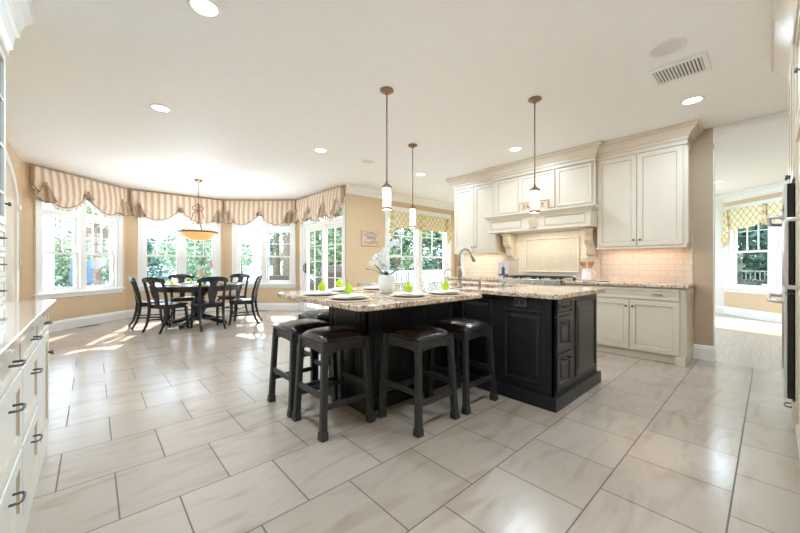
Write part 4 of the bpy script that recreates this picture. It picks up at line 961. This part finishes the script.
for k in range(4): MB().box(-.105 + k * .06 - .015, -.105 + k * .06 + .015, -.013, -.008, -.03, .035).build('rocker', 'plastic', t, bevel=.002)
t = thing('light_switch_plate', 'narrow pale switch plate on the left wall by the arched casing', 'switch plate', (-.818, 7.68, 1.17), R(90)); MB().box(-.035, .035, -.008, 0, -.055, .06).build('plate', 'plastic', t, bevel=.003)
MB().box(-.015, .015, -.013, -.008, -.03, .035).build('rocker', 'plastic', t)
for (p0, p1, x, lab) in ((C0, C1, .95, 'flat tan floor register by the baseboard below the left bay window'), (C2, C3, .95, 'flat tan floor register by the baseboard below the right bay window')):
    loc, ang = lframe(p0, p1); t = thing('floor_register', lab, 'floor register', loc, ang, 'floor registers'); MB().box(x - .17, x + .17, -.16, -.05, .0, .005).build('plate', 'ventgrey', t)
    for k in range(12): MB().box(x - .15 + k * .0255, x - .15 + k * .0255 + .012, -.145, -.065, .005, .0065).build('slot', 'vent', t)

# ---------------------------------------------------------------- valances
def swag_valance(p0, p1, x0, x1, n, label, ztop=2.715, zk=2.43, zs=2.12, tails='ends', yo=.09):
    loc, ang = lframe(p0, p1); t = thing('striped_valance', label, 'valance', loc, ang, 'striped swag valances of the bay')
    W = x1 - x0; nu = 44 * n; nv = 12; mb = MB(); vs = []; fs = []; bot = []
    for i in range(nu + 1):
        u = i / nu * n; s_ = u - int(u) if i < nu else 1.0; x = x0 + W * i / nu; sag = sin(pi * s_) ** .75 if 0 < s_ < 1 else 0
        zb = zk + (zs - zk) * sag; kn = math.exp(-(min(s_, 1 - s_) / .10) ** 2)
        for j in range(nv + 1):
            v = j / nv; z = ztop + (zb - ztop) * v
            y = -yo - .05 * sag * sin(pi * min(1, v * .75)) + .025 * kn * v + .014 * sin(v * 17 + 2 * cos(2 * pi * s_)) * sag * v * v
            vs.append((x, y, z))
        bot.append(vs[-1])
    for i in range(nu):
        for j in range(nv): a = i * (nv + 1) + j; fs.append((a, a + nv + 1, a + nv + 2, a + 1))
    mb.add(vs, fs)
    mb.box(x0, x0 + .004, -yo, -.001, zk + .02, ztop); mb.box(x1 - .004, x1, -yo, -.001, zk + .02, ztop); mb.box(x0, x1, -yo, -.001, ztop - .004, ztop)
    mb.build('cloth', 'stripe', t, smooth=True)
    # fringe band and tassel beads follow the hem
    mb = MB(); vs = []; fs = []
    for i, (x, y, z) in enumerate(bot): vs += [(x, y + .004, z + .006), (x, y + .006, z - .045)]
    for i in range(len(bot) - 1): fs.append((2 * i, 2 * i + 1, 2 * i + 3, 2 * i + 2))
    mb.add(vs, fs); mb.build('fringe_band', 'fringe', t)
    MB().tube([(x, y, z) for x, y, z in bot[::2]], .006, 6).build('welting', 'cord', t)
    mb = MB()
    for i in range(1, len(bot) - 1, 4): x, y, z = bot[i]; mb.lathe([(.001, -.052 - .016), (.008, -.052), (.002, -.040)], c=(x, y + .004, z), n=5)
    mb.build('tassel_beads', 'beads', t)
    for k in range(n + 1):
        xk = x0 + W * k / n; end = k in (0, n) or tails == 'all'; hw_ = .135 if end else .06; L = .31 if end else .14
        xk = min(max(xk, x0 + .13), x1 - .13) if end else xk
        mb = MB(); m = 14; vs = []; fs = []
        for i in range(m + 1):
            u = -1 + 2 * i / m; dy = -.05 if i % 2 else .012
            for j in range(6):
                v = j / 5; vs.append((xk + u * hw_ * (.18 + .82 * v), -yo - .045 + dy * (.3 + v), zk + .02 - L * v * (1 - .16 * abs(u) if end else 1 - .4 * abs(u))))
        for i in range(m):
            for j in range(5): a = i * 6 + j; fs.append((a, a + 6, a + 7, a + 1))
        mb.add(vs, fs); jb = mb.build('pleated_tail' if end else 'gathered_tail', 'stripe', t)
        q = MB(); q.tube([tuple(vs[i * 6 + 5]) for i in range(m + 1)], .004, 5); q.build('welting', 'cord', jb)
        MB().lathe([(.004, -.03), (.03, -.018), (.036, 0), (.03, .018), (.004, .03)], c=(xk, -yo - .05, zk + .03), n=10).build('rosette', 'stripe', jb, smooth=True)
    return t
swag_valance(C0, C1, .10, 1.80, 2, 'striped tan swag valance over the leftmost bay window')
swag_valance(C1, C2, .08, 1.86, 2, 'striped tan swag valance over the bay window behind the chandelier')
swag_valance(C2, C3, .07, 1.80, 2, 'striped tan swag valance over the bay window right of the chandelier')
swag_valance(C3, C4, .06, 2.10, 3, 'striped tan swag valance with four tails over the sliding patio door', tails='all')
def box_valance(p0, p1, x0, x1, ztop, zb, label, tails, yo=.05, cuts=()):
    loc, ang = lframe(p0, p1); t = thing('trellis_valance', label, 'valance', loc, ang, 'yellow trellis valances')
    nu = 60; vs = []; fs = []; mb = MB()
    for i in range(nu + 1):
        x = x0 + (x1 - x0) * i / nu; z = zb + .03 * sin(i / nu * 2 * pi * len(tails)) * 0
        for c_ in cuts: z += .10 * math.exp(-((x - c_) / .22) ** 2)
        y = -yo - .006 * sin(i * .9)
        vs += [(x, y, ztop), (x, y - .004, (ztop + z) / 2), (x, y, z)]
    for i in range(nu):
        a = 3 * i; fs += [(a, a + 3, a + 4, a + 1), (a + 1, a + 4, a + 5, a + 2)]
    mb.add(vs, fs); mb.box(x0, x1, -yo, -.024, ztop - .006, ztop); mb.build('cloth', 'trellis', t, smooth=True)
    for xk, L, w_ in tails:
        mb = MB(); q = MB(); m = 6
        pts = []
        for i in range(m + 1):
            u = i / m; dy = -.03 if i % 2 else .0; pts.append((xk - w_ / 2 + w_ * u, -yo - .035 + dy, ztop, zb - L * (1 - abs(u - .5) * 1.2)))
        vs = []; fs = []
        for x, y, za, zb_ in pts: vs += [(xk + (x - xk) * .5, y, za), (x, y, zb_)]
        for i in range(m): fs.append((2 * i, 2 * i + 1, 2 * i + 3, 2 * i + 2))
        mb.add(vs, fs); tl = mb.build('cascade_tail', 'trellis', t)
        q.tube([(x, y, z_) for x, y, za, z_ in pts], .010, 6); q.add([(x, y + .006, z_ + .0) for x, y, za, z_ in pts] + [(x, y + .006, z_ + .07) for x, y, za, z_ in pts], [(i, i + 1, m + 2 + i, m + 1 + i) for i in range(m)]); q.build('gold_lining', 'lining', tl)
    return t
box_valance(C4, K, 1.12, 3.2, 2.36, 1.98, 'yellow and grey trellis valance over the sink window', [(1.16, .24, .12), (2.16, .06, .14), (3.14, .30, .16)])
box_valance((10.79, .724), (8.3, -1.766), .06, 2.04, 2.37, 1.92, 'yellow trellis valance on the window beyond the hall opening', [(.14, .38, .17), (1.0, -.06, .10), (1.95, .38, .17)], yo=.06, cuts=(1.0,))

# ================================================================ DINING SET
TC = (1.52, 7.42)
t = thing('dining_table', 'round black pedestal dining table under the chandelier', 'dining table', (TC[0], TC[1], 0))
MB().lathe([(.70, .725), (.78, .73), (.79, .745), (.78, .76), (.001, .76)], n=56, capt=False).build('tabletop', 'ebony', t, smooth=False, bevel=.003)
MB().lathe([(.70, .655), (.70, .725)], n=56).build('apron', 'ebony', t)
MB().lathe([(.20, .10), (.20, .14), (.12, .17), (.09, .22), (.13, .30), (.15, .36), (.12, .43), (.08, .46), (.10, .49), (.08, .52), (.12, .56), (.16, .62), (.18, .655)], n=28).build('pedestal', 'ebony', t, smooth=True)
for k in range(4):
    a = k * pi / 2 + pi / 4; q = MB(); q.tube([(.08 * cos(a), .08 * sin(a), .14), (.22 * cos(a), .22 * sin(a), .12), (.38 * cos(a), .38 * sin(a), .06), (.50 * cos(a), .50 * sin(a), .035), (.54 * cos(a), .54 * sin(a), .03)], .04, 10, rs=[.06, .05, .04, .035, .03]); q.build('foot', 'ebony', t, smooth=True)
def make_chair(label):
    t = thing('dining_chair', label, 'dining chair', (0, 0, 0))      # faces +y
    seat = rounded([(-.21, -.19), (.21, -.19), (.235, .21), (-.235, .21)], .05, 4)
    MB().prism(seat, .435, .462).build('seat', 'ebony', t, bevel=.01, seg=3)
    mb = MB(); s2 = [(x * .9, y * .9) for x, y in seat]; mb.prism(s2, .385, .435); mb.build('apron', 'ebony', t)
    for sx in (-1, 1):
        MB().tube([(sx * .20, .175, .40), (sx * .205, .18, .25), (sx * .21, .195, .10), (sx * .215, .215, 0)], .018, 8, rs=[.027, .025, .021, .018]).build('leg', 'ebony', t, smooth=True)
        MB().tube([(sx * .185, -.30, 0), (sx * .185, -.235, .12), (sx * .187, -.195, .28), (sx * .19, -.18, .44), (sx * .195, -.20, .60), (sx * .20, -.25, .80), (sx * .195, -.285, .90)], .018, 8, rs=[.018, .021, .025, .026, .024, .023, .022]).build('back_post', 'ebony', t, smooth=True)
        MB().bar((sx * .20, -.20, .19), (sx * .205, .19, .17), .016, .022).build('stretcher', 'ebony', t)
    MB().bar((-.19, -.02, .18), (.19, -.02, .18), .018, .02).build('stretcher', 'ebony', t)
    # curved crest rail
    n = 16; vs = []; fs = []
    for i in range(n + 1):
        u = -1 + 2 * i / n; x = .25 * u; zt = .935 - .035 * u * u - (.03 if abs(u) > .93 else 0); zb = .832 + .02 * (1 - u * u); y = -.30 + .045 * u * u
        vs += [(x, y - .013, zb), (x, y - .013 - .008, zt), (x, y + .011 - .008, zt), (x, y + .011, zb)]
    for i in range(n):
        a = 4 * i
        for k in range(4): fs.append((a + k, a + (k + 1) % 4, a + 4 + (k + 1) % 4, a + 4 + k))
    fs += [(0, 1, 2, 3), (4 * n + 3, 4 * n + 2, 4 * n + 1, 4 * n)]
    MB().add(vs, fs).build('crest_rail', 'ebony', t, bevel=.006, smooth=False)
    # urn-shaped splat
    prof = [(.05, .455), (.045, .50), (.060, .56), (.078, .64), (.078, .70), (.055, .77), (.05, .81), (.085, .86)]; vs = []; fs = []
    for w_, z in prof:
        y = -.19 - .115 * ((z - .455) / .42) ** 1.2
        vs += [(-w_, y - .007, z), (w_, y - .007, z), (w_, y + .007, z), (-w_, y + .007, z)]
    for i in range(len(prof) - 1):
        a = 4 * i
        for k in range(4): fs.append((a + k, a + (k + 1) % 4, a + 4 + (k + 1) % 4, a + 4 + k))
    MB().add(vs, fs).build('splat', 'ebony', t)
    return t
def face(x, y, tx, ty): return math.atan2(-(tx - x), ty - y)
G = 'black splat-back dining chairs around the round table'
ch = make_chair('black splat-back dining chair nearest the kitchen, back turned to the camera'); ch['group'] = G
ch.location = (1.53, 6.78, 0); ch.rotation_euler = (0, 0, R(3))
for x, y, ang_, lab in ((.80, 7.76, R(-88), 'leftmost black dining chair, half behind another, below the window corner'), (.97, 7.08, R(-58), 'black dining chair in front at left, sunlit seat turned toward the table'),
                       (2.18, 6.92, R(62), 'black dining chair on the right side, seen in profile'), (1.42, 8.30, R(180), 'black dining chair behind the table on the left, before the window'), (2.27, 7.98, R(128), 'black dining chair behind the table on the right, by the bay corner')):
    dup(ch, (x, y, 0), ang_, lab, G)
# settings on the dining table
for i, (a, lab) in enumerate(((200, 'left edge'), (262, 'near edge'), (330, 'right edge'), (95, 'far left edge'), (35, 'far right edge'))):
    x = TC[0] + .50 * cos(R(a)); y = TC[1] + .50 * sin(R(a))
    o = pm.copy(); C.objects.link(o); o.location = (x, y, .76); o['label'] = 'round woven placemat on the dining table, ' + lab; o['group'] = 'placemats on the dining table'; o.rotation_euler = (0, 0, 0)
    dup(plate, (x, y, .767), 0, 'white plate on the round dining table, ' + lab, 'plates on the dining table')
    if i in (0, 1, 3):
        q = dup(pear, (x, y, .775), i, 'lime green pear on the dining table, ' + lab, 'pears on the dining table'); q.rotation_euler = (0, 0, i)
nk = MB().lathe([(.05, 0), (.045, .05), (.03, .10), (.012, .125), (.001, .13)], n=10).build('standing_napkin', 'linen', smooth=True)
for i, (a, lab) in enumerate(((185, 'left edge'), (75, 'far edge'), (50, 'far right edge'))):
    o = nk if i == 0 else nk.copy()
    if i: C.objects.link(o)
    o.location = (TC[0] + .5 * cos(R(a)) * 1.0 + .0, TC[1] + .5 * sin(R(a)), .7765 if i == 0 else .767); 
    o.location.x += (.06, 0, 0)[i]; tag(o, 'cone-folded white napkin standing on the dining table, ' + lab, 'napkin', 'standing napkins on the dining table')
t = thing('flower_vase', 'vase of pale peach blossoms in the middle of the dining table', 'flower vase', (TC[0] + .06, TC[1] - .02, .76))
MB().lathe([(.04, 0), (.055, .02), (.06, .06), (.04, .11), (.035, .13)], n=18).build('vase', 'pewter', t, smooth=True)
rnd = random.Random(5)
for k in range(9):
    a = rnd.uniform(0, 6.3); r_ = rnd.uniform(.05, .16); z = rnd.uniform(.20, .38); MB().tube([(0, 0, .1), (r_ * .4 * cos(a), r_ * .4 * sin(a), z * .7), (r_ * cos(a), r_ * sin(a), z)], .002, 5).build('stem', 'stem', t)
    mb = MB(); flower(mb, (r_ * cos(a), r_ * sin(a), z), .045, k + 90); flower(mb, (r_ * cos(a) + .02, r_ * sin(a), z - .03), .035, k + 190); mb.build('blossom', 'petalo' if k % 2 else 'petal', t)

# ================================================================ OUTSIDE
def crownmesh(mb, n, rad, h0, h1, leaf, seed, shape='round', clump=14):
    rnd = random.Random(seed); cl = []
    for k in range(clump * 3):
        u = rnd.random(); z = h0 + (h1 - h0) * u
        if shape == 'cone': rr_ = rad * (1 - u) ** .8 + .1
        else: rr_ = rad * max(.25, sin(pi * (u * .85 + .1)))
        a = rnd.uniform(0, 2 * pi); r_ = rr_ * rnd.uniform(.3, 1) ** .6; cl.append((r_ * cos(a), r_ * sin(a), z, rr_ * .38 + .15))
    for k in range(n):
        cx_, cy_, cz, cr = rnd.choice(cl); p = Vector((cx_ + rnd.gauss(0, cr * .5), cy_ + rnd.gauss(0, cr * .5), cz + rnd.gauss(0, cr * .4)))
        a = Vector((rnd.gauss(0, 1), rnd.gauss(0, 1), rnd.gauss(0, .6))).normalized() * leaf; b = a.cross(Vector((rnd.gauss(0, 1), rnd.gauss(0, 1), rnd.gauss(0, 1)))).normalized() * leaf * .7
        mb.add([p - a, p + b * .6, p + a, p - b * .6], [(0, 1, 2, 3)])
def tree(name, label, loc, n, rad, h0, h1, leaf, m, seed, shape='round', tr=.16, lean=0, group='trees outside the windows'):
    t = thing(name, label, 'tree', loc, 0, group); rnd = random.Random(seed)
    mb = MB(); mb.tube([(0, 0, -.3), (lean * .3, 0, h1 * .3), (lean * .7, .1, h1 * .65), (lean, 0, h1 * .95)], tr, 10, rs=[tr * 1.2, tr, tr * .7, tr * .2])
    for k in range(7):
        z = h0 + (h1 - h0) * k / 8; a = rnd.uniform(0, 6.3); f = z / h1; mb.tube([(lean * f, 0, z), (lean * f + rad * .6 * cos(a), rad * .6 * sin(a), z + rad * .35)], tr * .2, 6, rs=[tr * .3, tr * .1])
    mb.build('trunk', 'bark', t, smooth=True)
    mb = MB(); crownmesh(mb, n, rad, h0, h1, leaf, seed, shape); mb.build('foliage', m, t); return t
# far shore
FS = 'trees along the far lake shore'
fa = tree('shore_tree', 'distant green tree in the line along the far lake shore', (-60, 152, -.3), 900, 5, 1, 13, .75, 'foliage', 1, group=FS)
fb = tree('shore_tree', 'distant green tree in the line along the far lake shore', (-75, 154, -.3), 900, 5.2, 1, 11, .8, 'paleff', 2, group=FS)
fc = tree('shore_tree', 'distant green tree in the line along the far lake shore', (-90, 151, -.3), 900, 4.2, .5, 15, .7, 'darkfol', 3, 'cone', group=FS)
rnd = random.Random(8)
for k in range(28):
    p = (fa, fb, fc, fb, fa)[k % 5]; dup(p, (-30 + (k // 2) * 15 + (k % 2) * 7.5, 151 + (k % 2) * 15, -.3), rnd.uniform(0, 6), scale=rnd.uniform(.85, 1.0))
# near trees
tree('broadleaf_tree', 'loose pale green tree seen through the leftmost bay window', (-5.6, 26, -.35), 5000, 3.0, .2, 5.6, .17, 'foliage', 11)
tree('broadleaf_tree', 'pale green round tree behind the left half of the middle bay window', (-1.0, 33, -.35), 5000, 3.4, .2, 5.6, .19, 'paleff', 12)
tree('evergreen_tree', 'small dark evergreen between the sashes of the middle bay window', (2.3, 27, -.35), 3000, 1.5, .0, 3.2, .13, 'darkfol', 13, 'cone')
tree('broadleaf_tree', 'bluish tree behind the right half of the middle bay window', (7.5, 35, -.35), 5000, 3.6, .2, 5.0, .2, 'foliage', 14)
tree('lakeside_tree', 'slender leaning tree in the left sash of the right bay window', (5.7, 18.3, -.35), 450, 1.8, 4.4, 8.5, .12, 'paleff', 15, tr=.11, lean=-.9)
tree('lakeside_tree', 'straight trunk in the middle of the right bay window', (7.6, 18.6, -.35), 500, 1.8, 4.2, 9, .12, 'paleff', 16, tr=.17)
tree('lakeside_tree', 'thick trunk at the right side of the right bay window', (7.35, 16.6, -.35), 600, 1.8, 3.0, 9, .12, 'foliage', 17, tr=.22)
tree('woodland_tree', 'leafy tree behind the left panel of the sliding patio door', (9.9, 18.2, -.35), 5000, 2.6, .2, 7.5, .14, 'foliage', 18)
tree('woodland_tree', 'yellow green tree behind the middle of the sliding patio door', (13.6, 22.5, -.35), 5000, 3.0, .2, 9, .16, 'paleff', 19)
tree('woodland_tree', 'tree with dark trunk behind the right panel of the patio door', (10.4, 16.2, -.35), 2600, 2.2, 1.6, 8.5, .14, 'foliage', 20, tr=.24)
for k, (x, y, lab, m_) in enumerate(((12.4, 13.9, 'bushy green tree behind the left sash of the sink window', 'foliage'), (14.4, 15.2, 'dark evergreen behind the left part of the sink window', 'darkfol'), (15.6, 13.2, 'bushy tree behind the middle mullion of the sink window', 'foliage'),
                         (18.2, 14.6, 'dense tree behind the right sash of the sink window', 'darkfol'), (20.4, 12.4, 'pale tree at the right edge of the sink window', 'paleff'), (12.2, 17.8, 'tall pale tree between patio door and sink window', 'paleff'))):
    tree('garden_tree', lab, (x, y, -.35), 6000, 2.3, -.1, 6.8, .12, m_, 30 + k)
for k, (x, y, lab) in enumerate(((17.0, 1.2, 'dark evergreen behind the left sash of the hall window'), (16.6, -1.2, 'dark evergreen behind the right sash of the hall window'), (19.5, 2.8, 'tall dark evergreen at the left side of the hall window'), (19.5, -.2, 'tall dark evergreen deep behind the hall window mullion'))):
    tree('evergreen_tree', lab, (x, y, -.35), 7500, 2.1, -.3, 6.6, .14, 'darkfol', 50 + k)
# deck railing outside the sink window
t = thing('deck_railing', 'white baluster deck railing outside the sink window', 'railing', (8.4, 9.6, -.16))
MB().box(-1.2, 3.6, -.03, .03, 1.0, 1.06).build('top_rail', 'white', t); MB().box(-1.2, 3.6, -.02, .02, .08, .13).build('bottom_rail', 'white', t)
mb = MB(); [mb.box(-1.1 + k * .13, -1.1 + k * .13 + .035, -.018, .018, .13, 1.0) for k in range(36)]; o = mb.build('balusters', 'white', t)
for k in range(3): MB().box(-1.25 + k * 2.4, -1.15 + k * 2.4, -.05, .05, 0, 1.15).build('post', 'white', t)
flat('ground_deck', 'stone', [(4.8, 6.0), (12.2, 6.0), (12.2, 9.9), (4.8, 9.9)], -.318, -.158)
t = thing('outdoor_table', 'pale round outdoor table on the deck outside the sink window', 'outdoor table', (8.9, 8.3, -.158)); MB().lathe([(.5, .70), (.52, .71), (.5, .73)], n=28).build('tabletop', 'white', t); MB().lathe([(.25, 0), (.05, .04), (.04, .70)], n=16).build('pedestal', 'white', t)
# patio things by the left window
t = thing('patio_post', 'dark timber porch post with flared bracket outside the left bay window', 'post', (.09, 12.6, -.16))
MB().box(-.08, .08, -.08, .08, 0, 2.6).build('shaft', 'brick', t); MB().lathe([(.09, 1.85), (.17, 1.95), (.18, 2.0), (.25, 2.08), (.27, 2.15), (.34, 2.22), (.34, 2.3)], n=4).build('capital', 'brick', t)
t = thing('porch_column', 'wide white porch column outside the left bay window', 'column', (-.78, 10.8, -.16)); MB().box(-.13, .13, -.13, .13, 0, 3.2).build('shaft', 'siding', t); MB().box(-.17, .17, -.17, .17, 0, .25).build('base', 'siding', t)
t = thing('grill_cover', 'blue fabric-covered grill on the patio outside the left bay window', 'covered grill', (-.16, 13.3, -.16), 0)
mb = MB(); mb.prismx([(-.3, .75), (.3, .75), (.32, 1.25), (.15, 1.42), (-.15, 1.42), (-.32, 1.25)], -.30, .30); mb.build('cover', 'bluecover', t, bevel=.04, seg=3)
for k in (-1, 1): MB().box(k * .24 - .03, k * .24 + .03, -.25, .25, 0, .76).build('leg', 'brick', t)
t = thing('patio_chair', 'dark wicker patio chair outside the right bay window', 'patio chair', (5.0, 12.0, -.16), 2.6); MB().box(-.35, .35, -.35, .35, .18, .42).build('seat', 'wicker', t, bevel=.03); MB().box(-.35, .35, .25, .38, .42, .92).build('backrest', 'wicker', t, bevel=.04)
for sx in (-1, 1):
    MB().box(sx * .38 - .06, sx * .38 + .06, -.35, .35, .18, .62).build('armrest', 'wicker', t, bevel=.03)
    for sy in (-1, 1): MB().box(sx * .3 - .03, sx * .3 + .03, sy * .3 - .03, sy * .3 + .03, 0, .18).build('leg', 'wicker', t)
dup(t, (6.5, 11.8, -.16), 3.4, 'dark wicker patio chair farther right outside the right bay window')
t = thing('gas_grill', 'dark covered barbecue grill outside the right panel of the patio door', 'grill', (5.85, 9.3, -.16), -.6)
mb = MB(); mb.prismx([(-.32, .1), (.32, .1), (.32, .95), (.22, 1.2), (-.05, 1.28), (-.30, 1.05)], -.6, .6); mb.build('cover', 'wicker', t, bevel=.04)
for k in (-1, 1): MB().tube([(k * .5 - .03, .28, .09), (k * .5 + .03, .28, .09)], .09, 14).build('wheel', 'grate', t)
